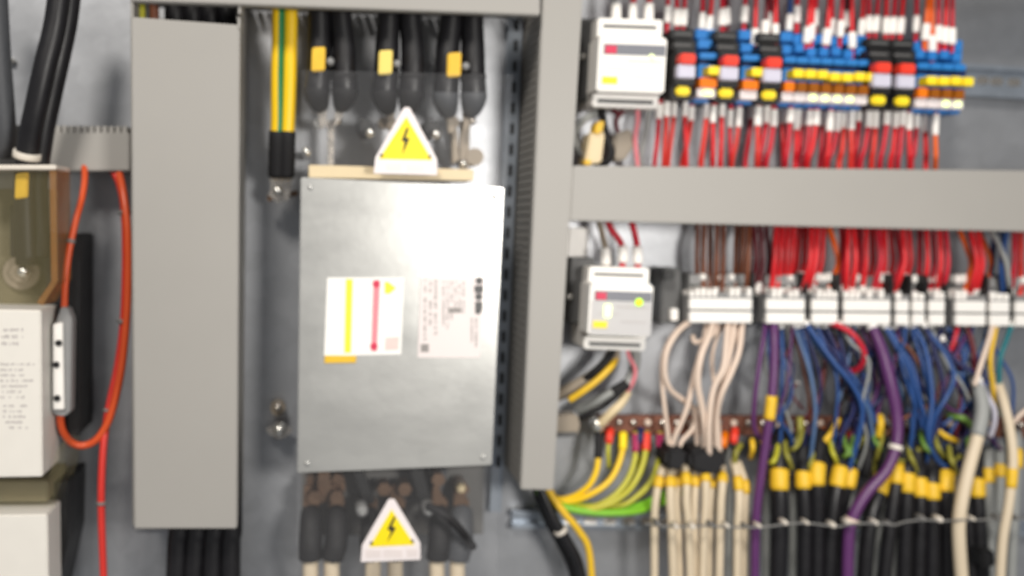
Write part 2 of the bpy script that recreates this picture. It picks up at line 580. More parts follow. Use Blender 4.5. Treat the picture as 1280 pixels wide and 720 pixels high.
MB().prism([(-60, 598), (60, 598), (72, 560), (82, 548), (80, 592), (66, 634), (-60, 632)], 24, 50).build("lower_shroud", "smoky", t)
MB().box(-60, 602, 60, 628, 10, 44, 2).build("lower_terminal", "tan", t)

t = thing("circuit_breaker", "lower breaker in the bottom left corner with a plain white plate", "breaker", 20, 690)
MB().prism([(-60, 632), (86, 600), (84, 680), (66, 760), (-60, 760)], 0.5, 34, 1.5).build("body", "blackplastic", t)
MB().prism([(-60, 645), (59, 643), (61, 780), (-60, 780)], 34, 56, 1.6).build("label_plate", "cream", t)

bracket = MB().prism([(77, 296), (100, 296), (99, 545), (84, 545), (84, 352), (77, 350)], 30, 34, 1.5)
tag(bracket.build("cable_bracket", "blackplastic"), "tall black bracket behind the orange wire and white connector", "bracket")

t = thing("inline_connector", "slim white inline connector with dark screws between orange wires", "connector", 75, 455)
MB().prism([(76, 384), (84, 384), (90, 400), (88, 515), (80, 521), (68, 519), (62, 508), (64, 420)], 36, 44, 1.5).build("body", "midgrey", t)
MB().prism([(66, 405), (78, 403), (80, 512), (66, 512)], 44, 46, 1).build("front_plate", "white", t)
for (x, y) in ((73, 429), (70, 456), (71, 498)):
    MB().cyl(x, y, 4, 45, 46.8, 12).build("screw", "blackplastic", t)

wire("orange_wire", [(103, 195, 18), (106, 218, 26), (103, 245, 32), (95, 275, 38), (87, 312, 40), (82, 350, 41), (80, 400, 40)], 4.0, "redorange",
     "short orange wire running from the duct down into the white connector", "wire", "orange and red wires at the left",
     [("cable_tie", 0.61, 0.63, 1.2, "cord")])
wire("orange_wire", [(75, 512, 40), (77, 535, 38), (88, 552, 34), (104, 557, 32), (122, 548, 32), (138, 520, 32), (150, 472, 32), (156.5, 420, 32), (160, 360, 32), (159.5, 290, 32), (154, 240, 28), (146, 205, 18)], 4.6, "redorange",
     "orange wire looping out of the white connector and up to the duct", "wire", "orange and red wires at the left")
wire("red_cable", [(134, 205, 18), (148, 226, 22), (155.5, 265, 25), (157, 330, 25), (154.5, 400, 25), (147.5, 455, 25), (137, 505, 28), (130, 550, 32), (127, 600, 34), (127, 650, 34), (131, 760, 34)], 4.4, "pinkred",
     "long bright red cable hanging beside the wide duct to the bottom edge", "cable", "orange and red wires at the left",
     [("cable_tie", 0.197, 0.205, 3.5, "cord"), ("cable_tie", 0.398, 0.406, 3.5, "cord"), ("cable_tie", 0.614, 0.622, 2.2, "cord"), ("cable_tie", 0.862, 0.87, 1.6, "cord")])

# cables inside the wide duct, seen above and below its lid
for k, (x0, x1, r, mt, nm, lb) in enumerate((
        (176, 178, 4.5, "olive", "earth_wire", "yellow green wire at the left of the gap above the wide duct lid"),
        (192, 196, 5.5, "brown", "brown_wire", "brown wire beside the green one in the gap above the wide duct"))):
    wire(nm, [(x0, -50, 30), (x0 + 1, 20, 32), (x1, 120, 32)], r, mt, lb, "wire")
for k, (x0, x1, w) in enumerate(((216, 212, "leftmost"), (238, 232, "second from the left"), (260, 258, "third from the left"), (282, 282, "rightmost"))):
    wire("power_cable", [(x0, -60, 22), (x0 + 3, 40, 24), (x0 + 4, 400, 26), (x0 + 8, 640, 30), (x0 + 6, 680, 30), (x1 + 6, 780, 30)], 12.5, "black",
         w + " of the four black cables leaving the wide duct's bottom", "cable", "black cables in the wide duct", seg=12)

t = thing("panel_screw", "small bright screw on the panel left of the thick black cables", "screw", 13, 75)
MB().cyl(13, 75, 4, 0.2, 4, 12, 2).build("head", "bolt", t)

# ------------------------------------------------------------------ earth cables
for (x, lb, st) in ((347.5, "left", (3, 4, 5)), (362, "right", (0,))):
    x2 = x - (2 if lb == "left" else 4)
    cb = wire("earth_cable", [(x + 2, -60, 34), (x + 1, 40, 34), (x, 100, 34), (x2 + 2, 150, 33), (x2 + 1, 175, 32), (x2, 220, 26)], 8.6, ["pvcyellow", "pvcgreen"],
              lb + " one of two yellow and green earth cables with black boots", "cable", "yellow and green earth cables",
              [("boot", 0.71, 1.0, 1.8, "boot")], seg=12, stripe=st)
    MB().prism([(x2 - 8, 222), (x2 + 7, 222), (x2 + 5, 236), (x2 + 3, 250), (x2 - 5, 250), (x2 - 7, 236)], 18, 21, 0.8).build("cable_lug", "silver", cb)
t = thing("earth_stud", "shiny stud bolt clamping the earth cable lugs", "bolt", 348, 240)
MB().cyl(350, 240, 14, 21, 23, 6, turn=0.3).build("nut", "silver", t)
MB().cyl(347, 238, 6, 23, 29, 12, 2).build("stud", "bolt", t)
MB().prism([(334, 244), (372, 238), (373, 244), (335, 252)], 14, 17.5, 0.8).build("washer_plate", "bronze", t)

t = thing("stud_bolt", "bright stud bolt with a wide washer low on the panel strip", "bolt", 348, 540)
MB().prism([(332, 536), (350, 530), (366, 538), (362, 543), (350, 549), (336, 543)], 6, 9, 0.8).build("washer", "silver", t)
MB().cyl(349, 539, 9, 9, 17, 12, 4).build("nut", "bolt", t)
MB().cyl(349, 539, 10, 0.4, 6, 12).build("spacer", "bronze", t)
t = thing("stud_bolt", "dull stud bolt just above the bright one on the panel strip", "bolt", 348, 510)
MB().cyl(347, 511, 9, 0.4, 8, 12).build("nut", "taupe", t)
MB().cyl(347, 510, 5, 8, 14, 12, 2).build("stud", "silver", t)
t = thing("stud_bolt", "small shiny bolt at the guard's upper left corner", "bolt", 383, 189)
MB().cyl(383, 189, 5.5, 0.4, 40, 12, 2).build("stud", "bolt", t)

# ------------------------------------------------------------------ metal box (drive / filter) in the middle
t = thing("metal_box", "galvanised metal box with two labels under the warning sign", "metal box", 500, 410)
bx = MB().prism([(378, 223), (629, 236), (614, 580), (373, 590)], 1, 50, 1.5).build("housing", "panel", t)
MB().prism([(376, 221.5), (630, 234.5), (615, 581.5), (371.5, 591.5)], 50, 52, 1.2).build("cover_plate", "box", t)
MB().prism([(386, 206), (592, 212), (592, 226), (386, 222)], 20, 46, 1).build("insulating_strip", "beige", t)
MB().prism([(378, 590), (606, 583), (604, 668), (376, 670)], 0.5, 9, 1).build("terminal_base", "darkbase", t)
# white label with coloured bars
lb = MB().prism([(409, 347), (505, 347), (501.5, 443), (405, 445)], 52, 52.35, 0).build("white_label", "whitelabel", t)
MB().prism([(432.5, 349), (441, 349), (438.5, 441), (430.5, 441)], 52.3, 52.55).build("yellow_bar", "yellowprint", lb)
MB().prism([(467, 350), (475, 350), (471, 439), (464, 439)], 52.3, 52.55).build("pink_bar", "pinkstripe", lb)
MB().cyl(470.5, 355, 4.6, 52.4, 52.75).build("red_dot", "redprint", lb)
MB().cyl(467.5, 433, 4.6, 52.4, 52.75).build("red_dot", "redprint", lb)
MB().prism([(481, 352), (486, 353), (495, 360), (487, 367), (481, 367)], 52.3, 52.6).build("yellow_arrow", "yellowprint", lb)
MB().prism([(482, 422), (499, 421), (498, 437), (481, 438)], 52.3, 52.5).build("pink_patch", "faintpink", lb)
MB().prism([(406, 444.5), (445.5, 444.5), (445, 453.5), (405.5, 454)], 51.9, 52.8, 0.5).build("yellow_tab", "yellow", lb)
# silver nameplate lying on its side
nl = MB().prism([(526, 347), (606, 346), (600, 447), (522, 447)], 52, 52.35).build("silver_label", "silverlabel", t)
mb = MB()
mb.cyl(599, 351, 4.6, 52.3, 52.55)
mb.box(593, 357, 604, 366, 52.3, 52.5)
mb.cyl(598.5, 371, 4.8, 52.3, 52.55)
mb.prism([(594, 377), (603, 377), (603, 386), (600, 393), (594, 392)], 52.3, 52.52)
mb.build("dark_print", "darkgrey", nl)
mb = MB()
rr = random.Random(3)
scribble(mb, 528, 350, 548, 440, 52.25, 3, 1.8, True)
scribble(mb, 552, 352, 582, 418, 52.25, 6, 2.0, True)
scribble(mb, 587, 398, 598, 444, 52.25, 2, 1.8, True)
mb.box(526, 430, 536, 440, 52.3, 52.5)
mb.box(560, 385, 577, 391, 52.3, 52.5)
mb.build("grey_print", "greyink", nl)
for (x, y) in ((388, 234), (618, 246), (384, 580), (604, 572)):
    MB().cyl(x, y, 3.4, 51.5, 52.9, 12, 0.6).build("screw", "box", t)


# ------------------------------------------------------------------ clear guards over the terminals
g = MB().prism([(377, 87), (641, 93), (633, 234), (377, 222)], 53.5, 54.5)
tag(g.build("clear_guard", "clear"), "clear plastic guard sheet over the upper terminals and boots", "guard")
g = MB().prism([(371, 593), (624, 583), (619, 800), (369, 800)], 50, 51)
tag(g.build("clear_guard", "clear"), "clear plastic guard sheet over the lower terminals below the box", "guard")

# ------------------------------------------------------------------ black phase cables, upper terminals
ph = [("left", 400, 424, 398, 430, 396, 431, "boot", "yellow", (390, 58)), ("middle", 487, 511, 483, 516, 481, 514, "boot", "paleyellow", (474, 62)), ("right", 566, 589, 559, 591, 557, 592, "greyboot", "yellow", (560, 65))]
for i, (w, a0, b0, a1, b1, a2, b2, bm_, mk, mp) in enumerate(ph):
    dy = i * 3.5
    c1 = wire("power_cable", [(a0, -60, 36), (a0 - 1, 10, 36), (a1 + 1, 60, 36), (a1, 90, 36), (a2, 115 + dy, 35), (a2 + 5, 136 + dy, 30)], [13.6, 13.8, 15.2, 15.8, 16, 9], "black",
              "left cable of the %s black pair above the metal box" % w, "cable", "black cables above the metal box",
              [("boot", 0.72, 1.0, 0.9, bm_, 0.12)], seg=14)
    c2 = wire("power_cable", [(b0, -60, 36), (b0 + 1, 10, 36), (b1, 60, 36), (b1, 90, 36), (b2, 115 + dy, 35), (b2 - 5, 136 + dy, 30)], [13.6, 13.8, 15.2, 15.8, 16, 9], "black",
              "right cable of the %s black pair above the metal box" % w, "cable", "black cables above the metal box",
              [("cable_tie", 0.62, 0.66, 0.8, "boot"), ("boot", 0.72, 1.0, 0.9, bm_, 0.12)], seg=14)
    for c, x, s in ((c1, a2 + 7, 1), (c2, b2 - 7, -1)):
        MB().prism([(x - 6, 130 + dy), (x + 6, 130 + dy), (x + 5, 144 + dy), (x + 5 * s, 158 + dy), (x + s * 2 - 5, 160 + dy), (x - 5, 146 + dy)], 26, 30, 1.2).build("cable_lug", "silver" if w == "left" else "taupe", c)
    mx, my = mp
    MB().prism([(mx, my + 1), (mx + 17, my), (mx + 16, my + 30), (mx - 1, my + 31)], 41, 45, 1.5).build("marker", mk, c1)
    MB().cyl(mx + 23, 76 + i * 3, 5, 36, 46, 12, 1.5).build("tie_head", "midgrey", c1)
# lug bars standing up from the box
for (w, pts) in (("left", [(409, 150), (418, 150), (417, 212), (410, 212)]), ("middle", [(488, 150), (500, 150), (500, 214), (488, 214)]), ("right", [(576, 150), (588, 152), (586, 214), (574, 214)])):
    t = thing("terminal_bar", "%s upright tinned terminal bar below the black boots" % w, "terminal bar", pts[0][0], 190, 20, "upright terminal bars above the metal box")
    MB().prism(pts, 18, 23, 1).build("bar", {"left": "silver", "middle": "bronze", "right": "taupe"}[w], t)
    x = (pts[0][0] + pts[1][0]) / 2
    MB().cyl(x - 14, 153, 7.5, 18, 26, 6).build("nut", "bolt" if w == "left" else "taupe", t)
    MB().cyl(x + 9, 150, 5.5, 18, 27, 12, 2).build("bolt", "silver", t)
    if w == "right":
        MB().prism([(565, 165), (572, 160), (574, 200), (566, 205)], 18, 26, 1).build("side_tab", "taupe", t)
        MB().cyl(594, 196, 11, 10, 24, 16).build("washer", "taupe", t)
        MB().cyl(580, 204, 5, 24, 30, 12, 2).build("stud", "bolt", t)
for (w, x, y) in (("left", 458, 158), ("right", 541, 160)):
    t = thing("clamp_knob", "black knob with a bright bolt to the %s of the warning sign" % w, "knob", x, y, 20, "black knobs beside the upper warning sign")
    s = -1 if w == "left" else 1
    MB().prism([(x - 10, y - 12), (x + 8, y - 8), (x + 10, y + 6), (x + 2, y + 14), (x - 8, y + 8)], 10, 34, 3).build("knob", "blackplastic", t)
    MB().cyl(x + 5, y + 7, 6, 30, 39, 12, 2).build("bolt", "bolt", t)


# ------------------------------------------------------------------ warning signs
def warning_sign(label, plate, tri, bolt, strip, marks, h):
    t = thing("warning_sign", label, "warning sign", plate[0][0], plate[0][1], h, "yellow warning triangles")
    MB().prism(plate, h, h + 1.0, 0.8).build("plate", "signwhite", t)
    MB().prism(tri, h + 0.95, h + 1.3).build("yellow_triangle", "signyellow", t)
    MB().prism(bolt, h + 1.28, h + 1.5).build("lightning_mark", "ink", t)
    mb = MB()
    for p in strip:
        mb.box(*p, h + 0.95, h + 1.25)
    mb.build("print_strip", marks, t)
    mb = MB()
    for (x, y) in (tri[1], tri[2]):
        cx = x + (tri[0][0] - x) * 0.09
        mb.cyl(cx, y - 4.5, 2.0, h + 1.28, h + 1.5, 10)
    mb.build("fixing_dot", "ink", t)


warning_sign("yellow lightning warning triangle on the top edge of the metal box", [(505, 134), (512, 134), (546.5, 199), (546.5, 219), (467, 217), (469, 197)],
             [(508, 146), (474, 198.5), (540, 200)],
             [(508, 160), (502, 176), (506, 177), (503, 193), (512, 173), (507, 172), (511, 160)], [(483, 204, 502, 212), (508, 205, 530, 213)], "silverlabel", 55)
warning_sign("yellow lightning warning triangle under the box over the lower cables", [(486, 624), (493, 624), (525.5, 679), (525.5, 700), (451, 703), (452.5, 682)],
             [(489.5, 637), (462, 683.5), (518, 681)],
             [(492, 646), (484, 662), (489, 664), (484, 678), (495, 660), (490, 658), (495, 646)], [(457, 687, 476, 697), (479, 687, 503, 697), (508, 686, 522, 696)], "silverlabel", 52)

# ------------------------------------------------------------------ lower terminals and cream phase cables
lowgrp = "cream cables with boots below the metal box"
low = [("left of the first pair", 389, 388, 387, "boot", 15), ("right of the first pair", 421, 415, 414, "boot", 15), ("left of the middle pair", 462, 466, 467, "boot", 12), ("right of the middle pair", 497, 494, 493, "boot", 12),
       ("left of the last pair", 550, 546, 545, "boot", 15), ("right of the last pair", 577, 572, 571, "greyboot", 16)]
for (w, x0, x1, x2, bm_, rb) in low:
    c = wire("cream_cable", [(x0, 640, 24), (x0, 655, 30), (x0 - 1, 680, 34), (x1, 700, 34), (x1, 730, 34), (x2, 800, 34)], [8, 9, 9.5, 9.5, 9.5, 9.5], "creamcable",
             "cream cable with a %s boot, %s below the box" % ("grey" if bm_ == "greyboot" else "black", w), "cable", lowgrp,
             [("boot", 0.0, 0.585, rb - 10.0, bm_, 0.02)], seg=12)
    MB().prism([(x0 - 9, 608), (x0 - 2, 606), (x0 + 3, 620), (x0 + 10, 626), (x0 + 8, 646), (x0 - 8, 646), (x0 - 10, 630)], 20, 25, 1.2).build("cable_lug", "bronze", c)
t = thing("strap", "black diagonal strap across the grey boot at the lower right", "strap", 560, 650, 44)
MB().tube([(534, 632, 42), (550, 640, 47), (566, 652, 50), (580, 668, 50), (592, 684, 46)], 5, 8).build("band", "boot", t)
for (w, x, pts) in (("left", 405, [(398, 585), (412, 585), (414, 615), (404, 628), (396, 615)]), ("middle", 470, [(440, 585), (452, 585), (470, 628), (456, 632)]), ("right", 525, [(512, 585), (528, 585), (540, 630), (526, 634)])):
    t = thing("terminal_bar", "%s dark terminal bar under the metal box" % w, "terminal bar", x, 600, 20, "dark terminal bars under the metal box")
    MB().prism(pts, 10, 26, 1).build("bar", "bronze" if w == "left" else "blackplastic", t)
    if w == "left":
        MB().prism([(384, 596), (394, 592), (398, 606), (405, 616), (412, 606), (418, 592), (430, 596), (432, 612), (420, 634), (405, 628), (390, 634), (382, 612)], 9, 20, 1.5).build("fork", "bronze", t)
    for (bx_, by_) in {"left": [(394, 622), (421, 622)], "middle": [(480, 612), (506, 612)], "right": [(548, 600)]}[w]:
        MB().cyl(bx_, by_, 9, 20, 31, 6).build("nut", "bronze", t)
    if w == "right":
        MB().prism([(545, 588), (560, 588), (548, 632), (536, 634)], 10, 22, 1).build("side_bar", "greyboot", t)
for (w, x, y) in (("middle", 453, 641), ("right", 537, 640)):
    t = thing("clamp_knob", "dull grey knob at the left of the %s lower terminals" % w, "knob", x, y, 20, "grey knobs below the metal box")
    MB().cyl(x, y, 7.5, 20, 42, 16, 3).build("knob", "midgrey", t)
    MB().cyl(x, y, 3, 42, 43, 6).build("socket", "greycable", t)
t = thing("brass_bolt", "warm shiny bolt at the right under the metal box", "bolt", 577, 612, 20)
MB().cyl(577, 612, 10, 12, 26, 6).build("nut", "bronze", t)
MB().cyl(577, 612, 6, 26, 34, 12, 2).build("bolt", "beige", t)

# ------------------------------------------------------------------ power supply modules
def supply(label, x, y, s, extra, base):
    """x, y = upper left of the front; the housing is stepped: two terminal ledges and a proud middle"""
    t = thing("power_supply", label, "power supply", x + 40 * s, y + 55 * s, 0, "white power supply modules")
    q = lambda u, v: (x + u * s - 0.055 * v * s, y + v * s + 0.035 * u * s)
    def bxx(mb, u0, v0, u1, v1, h0, h1, bev=0):
        mb.prism([q(u0, v0), q(u1, v0), q(u1, v1), q(u0, v1)], h0, h1, bev)
    mb = MB()
    bxx(mb, 0, 0, 82, 110, 8, 34, 1.5)
    bxx(mb, 1, 0, 82, 25, 34, 41, 2)
    bxx(mb, 4, 22, 89, 92, 34, 52, 2.5)
    bxx(mb, 0, 94, 82, 111, 34, 41, 2)
    mb.build("housing", "white", t)
    for (u0, v0, u1, v1) in ((8, 8, 74, 12), (6, 101, 75, 106)):
        mb = MB()
        bxx(mb, u0, v0, u1, v1, 40.9, 41.3)
        mb.build("terminal_slot", "darkgrey", t)
    mb = MB()
    bxx(mb, 10, 32, 87, 45, 51.8, 52.4)
    band = mb.build("front_band", "barprint", t)
    mb = MB()
    bxx(mb, 12, 34, 26, 44, 52.3, 52.8)
    mb.build("red_mark", "redprint", band)
    c = q(71, 46)
    MB().cyl(c[0], c[1], 5 if extra else 3.5, 52.3, 53.6, 14, 0.8).build("indicator_lamp", "led_green" if extra else "led_pale", t)
    if extra:
        mb = MB()
        bxx(mb, 24, 50, 34, 68, 52.0, 52.9, 1.5)
        mb.build("pale_lamp", "led_pale", t)
    mb = MB()
    bxx(mb, 10, 73, 29, 82, 52.0, 52.5)
    mb.build("yellow_tag", "signyellow", t)
    if extra:
        mb = MB()
        bxx(mb, 7, 45.5, 88, 90, 51.6, 52.02)
        mb.build("face", "signgrey", t)
    mb = MB()
    for (u0, v0, u1, v1) in ((40, 52, 84, 53.5), (14, 62, 44, 63), (48, 72, 82, 73)):
        bxx(mb, u0, v0, u1, v1, 51.9, 52.3)
    mb.build("print", "paleink", t)
    MB().prism(base, 3, 24, 1.5).build("rail_clip", "darkgrey", t)
    return t


t = supply("white power supply module above the horizontal duct, beside the relays", 747, 22, 1.0, False, [(727, 23), (752, 23), (746, 125), (724, 125)])
MB().cyl(729, 70, 4, 24, 27, 12, 1).build("screw", "bolt", t)
t = supply("white power supply module below the horizontal duct, with two lit lamps", 736, 333, 0.93, True, [(714, 322), (744, 322), (738, 404), (712, 404)])
MB().cyl(713, 371, 4, 24, 27, 12, 1).build("screw", "bolt", t)

ptop = "wires on top of the white power supplies"
for k, (x0, x1, yy, mt, lb) in enumerate(((768, 770, 10, "greycable", "grey sleeved wire, left one entering the upper power supply from above"), (792, 791, 12, "crimson", "red wire, middle one entering the upper power supply from above"),
                                        (812, 811, 12, "crimson", "red wire, right one entering the upper power supply from above"))):
    wire("supply_wire", [(x0, -50, 24), (x0, -10, 26), (x1, 8, 28), (x1, 30, 28)], 4, mt, lb, "wire", ptop, [("marker", 0.62, 0.92, 3.0 if k != 1 else 1.6, "white")])
for k, (pts, mt, lb) in enumerate(((((745, 262, 20), (752, 290, 22), (757, 315, 26), (757, 345, 28)), "taupe", "white sleeved wire, left one entering the lower power supply"),
                                 (((752, 258, 22), (763, 285, 26), (775, 302, 28), (779, 318, 30), (776, 345, 30)), "crimson", "red wire bending into the middle of the lower power supply's top"),
                                 (((784, 258, 22), (790, 280, 26), (795, 300, 28), (797, 320, 30), (797, 345, 30)), "crimson", "red wire, right one entering the lower power supply"))):
    wire("supply_wire", pts, 4.2, mt, lb, "wire", ptop, [("marker", 0.62, 0.84, 2.6, "white")])
holder = MB().prism([(712, 285), (736, 285), (734, 322), (709, 322)], 2, 8, 1)
tag(holder.build("label_holder", "white"), "plain white holder plate above the lower power supply", "plate")


# ------------------------------------------------------------------ relays
def ry(x):
    return 0.046 * (x - 850)


def skew(u0, v0, u1, v1, x, y0):
    """rectangle in the relay row: x + u, rows drift along the row and lean a little"""
    f = lambda u, v: (x + u - 0.05 * (v - 60), v + y0 + 0.046 * u)
    return [f(u0, v0), f(u1, v0), f(u1, v1), f(u0, v1)]


def black_relay(x, label):
    y0 = ry(x)
    t = thing("black_relay", label, "relay", x, 80 + y0, 0, "black relays with red caps")
    w = 27
    mb = MB()
    mb.prism(skew(0, 36, w, 124, x - 6, y0), 8, 30, 1.2)
    mb.prism(skew(0, 36, w + 2, 48, x - 7, y0), 30, 36, 1.5)
    mb.prism(skew(1, 50, w + 2, 62, x - 4, y0), 30, 42, 1.5)
    mb.prism(skew(2, 62, w, 106, x - 1, y0), 30, 44, 1.2)
    mb.prism(skew(1, 106, w, 124, x - 4, y0), 30, 40, 1.5)
    mb.build("body", "blackplastic", t)
    for v in (42, 56):
        MB().prism(skew(3, v - 1.5, w - 3, v + 1.5, x - 5, y0), 35.8 if v == 42 else 41.8, 36.5 if v == 42 else 42.5).build("ledge", "darkgrey", t)
    MB().prism(skew(6, 66, w - 2, 79, x + 1, y0), 44, 51, 2).build("red_cap", "redcap", t)
    MB().prism(skew(3, 80, w - 2, 97, x + 1, y0), 44, 49, 1.5).build("window", "lilac", t)
    MB().prism(skew(5, 107, w - 5, 119, x - 1, y0), 40, 44, 2.5).build("yellow_tag", "tagyellow", t)
    return t


def blue_relay(x, w, label, group, tag_u=0.0, hot=False, lit=False, gold="amber"):
    y0 = ry(x)
    t = thing("blue_relay", label, "relay", x, 80 + y0, 0, group)
    g = 0.5
    j1, j2, j3 = random.uniform(-3, 3), random.uniform(-3, 3), random.uniform(-1.2, 1.2)
    mb = MB()
    mb.prism(skew(g, 34, w - g, 126, x - 6, y0), 8, 22, 0.8)
    mb.prism(skew(g, 36 + j1, w - g, 48 + j1, x - 6, y0), 22, 29 + j2 * 0.6, 1.0)
    mb.prism(skew(g, 50 + j2, w * 0.75, 61 + j2, x - 3, y0), 22, 34 + j1 * 0.5, 1.0)
    mb.prism(skew(g, 64, w - g, 72, x, y0), 22, 40, 1.0)
    mb.prism(skew(g, 79, w - g, 96, x - 1, y0), 22, 38, 0.8)
    mb.prism(skew(g, 118, w - g, 126, x - 5, y0), 22, 33, 1.0)
    mb.build("socket", "blue", t)
    MB().prism(skew(g, 72, w - g, 79, x, y0), 22, 33).build("dark_recess", "navy", t)
    MB().prism(skew(1.4 + tag_u, 80.5 + j3, w - 1.0 + tag_u, 91 + j3, x + 2, y0), 38, 46, 0.8).build("yellow_tag", "tagyellow", t)
    MB().prism(skew(1.2, 95.5, w - 1.6, 107.5, x + 1, y0), 30, 43, 0.8).build("relay_block", gold, t)
    MB().prism(skew(g, 108, w - g, 120, x - 1, y0), 22, 40, 1.2).build("marker_plate", "signwhite", t)
    if lit:
        c = skew(w / 2, 114, w / 2 + 1, 115, x, y0)[0]
        MB().prism(skew(w * 0.28, 110.5, w * 0.8, 117, x, y0), 40, 41.2, 2).build("indicator_lamp", "led_pale", t)
    return t


for x, lb in ((845, "black relay with red cap next to the white power supply"), (899, "black relay with red cap between the two single blue relays"),
              (953, "black relay with red cap at the left end of the long blue row"), (1090, "left one of the two adjoining black relays with red caps"), (1120, "right one of the two adjoining black relays with red caps")):
    black_relay(x, lb)
bgrp = "blue relay sockets with amber relays"
blue_relay(875, 24, "single blue relay between the first two black relays", bgrp, 9, lit=True, gold="amberorange")
blue_relay(929, 22, "single blue relay between the second and third black relays", bgrp, 9, gold="amberorange")
for k in range(7):
    blue_relay(981 + k * 15.4, 15.4, "%s blue relay from the left in the long row of seven" % ORD[k], bgrp, 9, lit=k in (2, 3, 4, 5), gold="amberorange" if k == 0 else "amber")
for k in range(4):
    blue_relay(1148 + k * 15.2, 15.2, "%s blue relay in the four right of the black relays" % ORD[k], bgrp, 9, lit=k in (2, 3), gold="amberorange" if k == 0 else "amber")

# wires into the relays from above: (sleeve x, sleeve bottom y, sleeve width, colour)
topw = [(834, 28, 4, 'crimson'), (846, 32, 5, 'crimson'), (854, 32, 5, 'crimson'), (877, 36, 4, 'crimson'), (886, 40, 4, 'red'), (903, 32, 6, 'crimson'), (909, 30, 4, 'darkred'), (930, 28, 5, 'crimson'),
        (943, 56, 5, 'red'), (956, 46, 5, 'darkred'), (961, 36, 4, 'crimson'), (969, 50, 4, 'red'), (986, 38, 4, 'bluewire'), (996, 28, 4, 'crimson'), (1008, 54, 5, 'red'), (1014, 50, 4, 'red'), (1018, 32, 4, 'crimson'),
        (1032, 56, 5, 'red'), (1040, 44, 4, 'crimson'), (1050, 46, 4.5, 'crimson'), (1058, 34, 4, 'darkred'), (1065, 60, 5, 'red'), (1076, 44, 4, 'red'), (1086, 40, 4.5, 'crimson'), (1094, 40, 4.5, 'crimson'), (1107, 42, 4.5, 'red'), (1115, 42, 4.5, 'crimson'),
        (1125, 42, 4.5, 'red'), (1145, 40, 4, 'crimson'), (1156, 50, 4.5, 'orange'), (1165, 64, 5, 'orange'), (1173, 52, 4.5, 'crimson'), (1181, 54, 4.5, 'red'), (1190, 55, 4.5, 'crimson')]
cnt = {}
words = {'crimson': 'crimson', 'red': 'bright red', 'darkred': 'dark red', 'bluewire': 'blue', 'orange': 'orange'}
tot = {}
for x, y, w, c in topw:
    tot[c] = tot.get(c, 0) + 1
for i, (x, y, w, c) in enumerate(topw):
    k = cnt.get(c, 0)
    cnt[c] = k + 1
    lb = ("%s %s wire with white sleeve entering the relays from above, from left" % (ORD[k], words[c])) if tot[c] > 1 else "only %s wire with white sleeve entering the relays from above" % words[c]
    lean = random.uniform(-4, 4) + 0.05 * y
    hh = 30 if y > 44 else 24
    wire("relay_wire", [(x + lean + 2, -60, hh - 8), (x + lean, -20, hh - 3), (x + lean * 0.4, y - 22, hh), (x, y, hh), (x - 0.5, y + 14, hh)], random.uniform(2.6, 3.3), c, lb, "wire", "wires entering the relays from above",
         [("marker", 0.52, 0.76, w - 2.2, "white")])

# wires leaving the relays downwards into the duct
botw = [(824, 140), (834, 131), (843, 133), (857, 133), (864, 143), (884, 136), (892, 142), (903, 133), (913, 147), (924, 144), (940, 137), (948, 143), (959, 138), (967, 147), (979, 145), (988, 146), (996, 147), (1004, 147), (1012, 148), (1020, 148), (1029, 149), (1038, 149),
        (1047, 150), (1056, 150), (1065, 147), (1074, 143), (1086, 147), (1095, 145), (1109, 144), (1120, 148), (1128, 148), (1137, 151), (1146, 152), (1158, 152), (1170, 153)]
for i, (x, y) in enumerate(botw):
    c = 'orange' if i == len(botw) - 1 else random.choice(['red', 'crimson', 'red', 'crimson', 'pinkred'])
    xe = x - 6 + random.uniform(-7, 7)
    hh = 24 + random.uniform(-5, 7)
    k = i
    if i == len(botw) - 1:
        lb = "orange wire at the right end of those dropping from the relays"
    elif i < 20:
        lb = "%s red wire dropping from the relays to the duct, from the left" % ORD[k]
    else:
        lb = "%s red wire dropping from the relays, from the orange one at right" % ORD[len(botw) - 2 - i]
    wire("relay_wire", [(x + 1, y - 16, hh), (x, y - 6, hh), (x - 1, y + 12, hh), ((x + xe) / 2, y + 38, hh + 2), (xe, 202, hh), (xe - 1, 232, 20)], random.uniform(2.8, 3.8), c, lb, "wire", "wires dropping from the relays",
         [("marker", 0.14, 0.40 + random.uniform(-0.04, 0.04), random.uniform(0.8, 1.8), "white"), ("ferrule", 0.0, 0.12, 0.6, "crimson")])

# ------------------------------------------------------------------ terminals
def ty(x):
    return 0.011 * (x - 860)


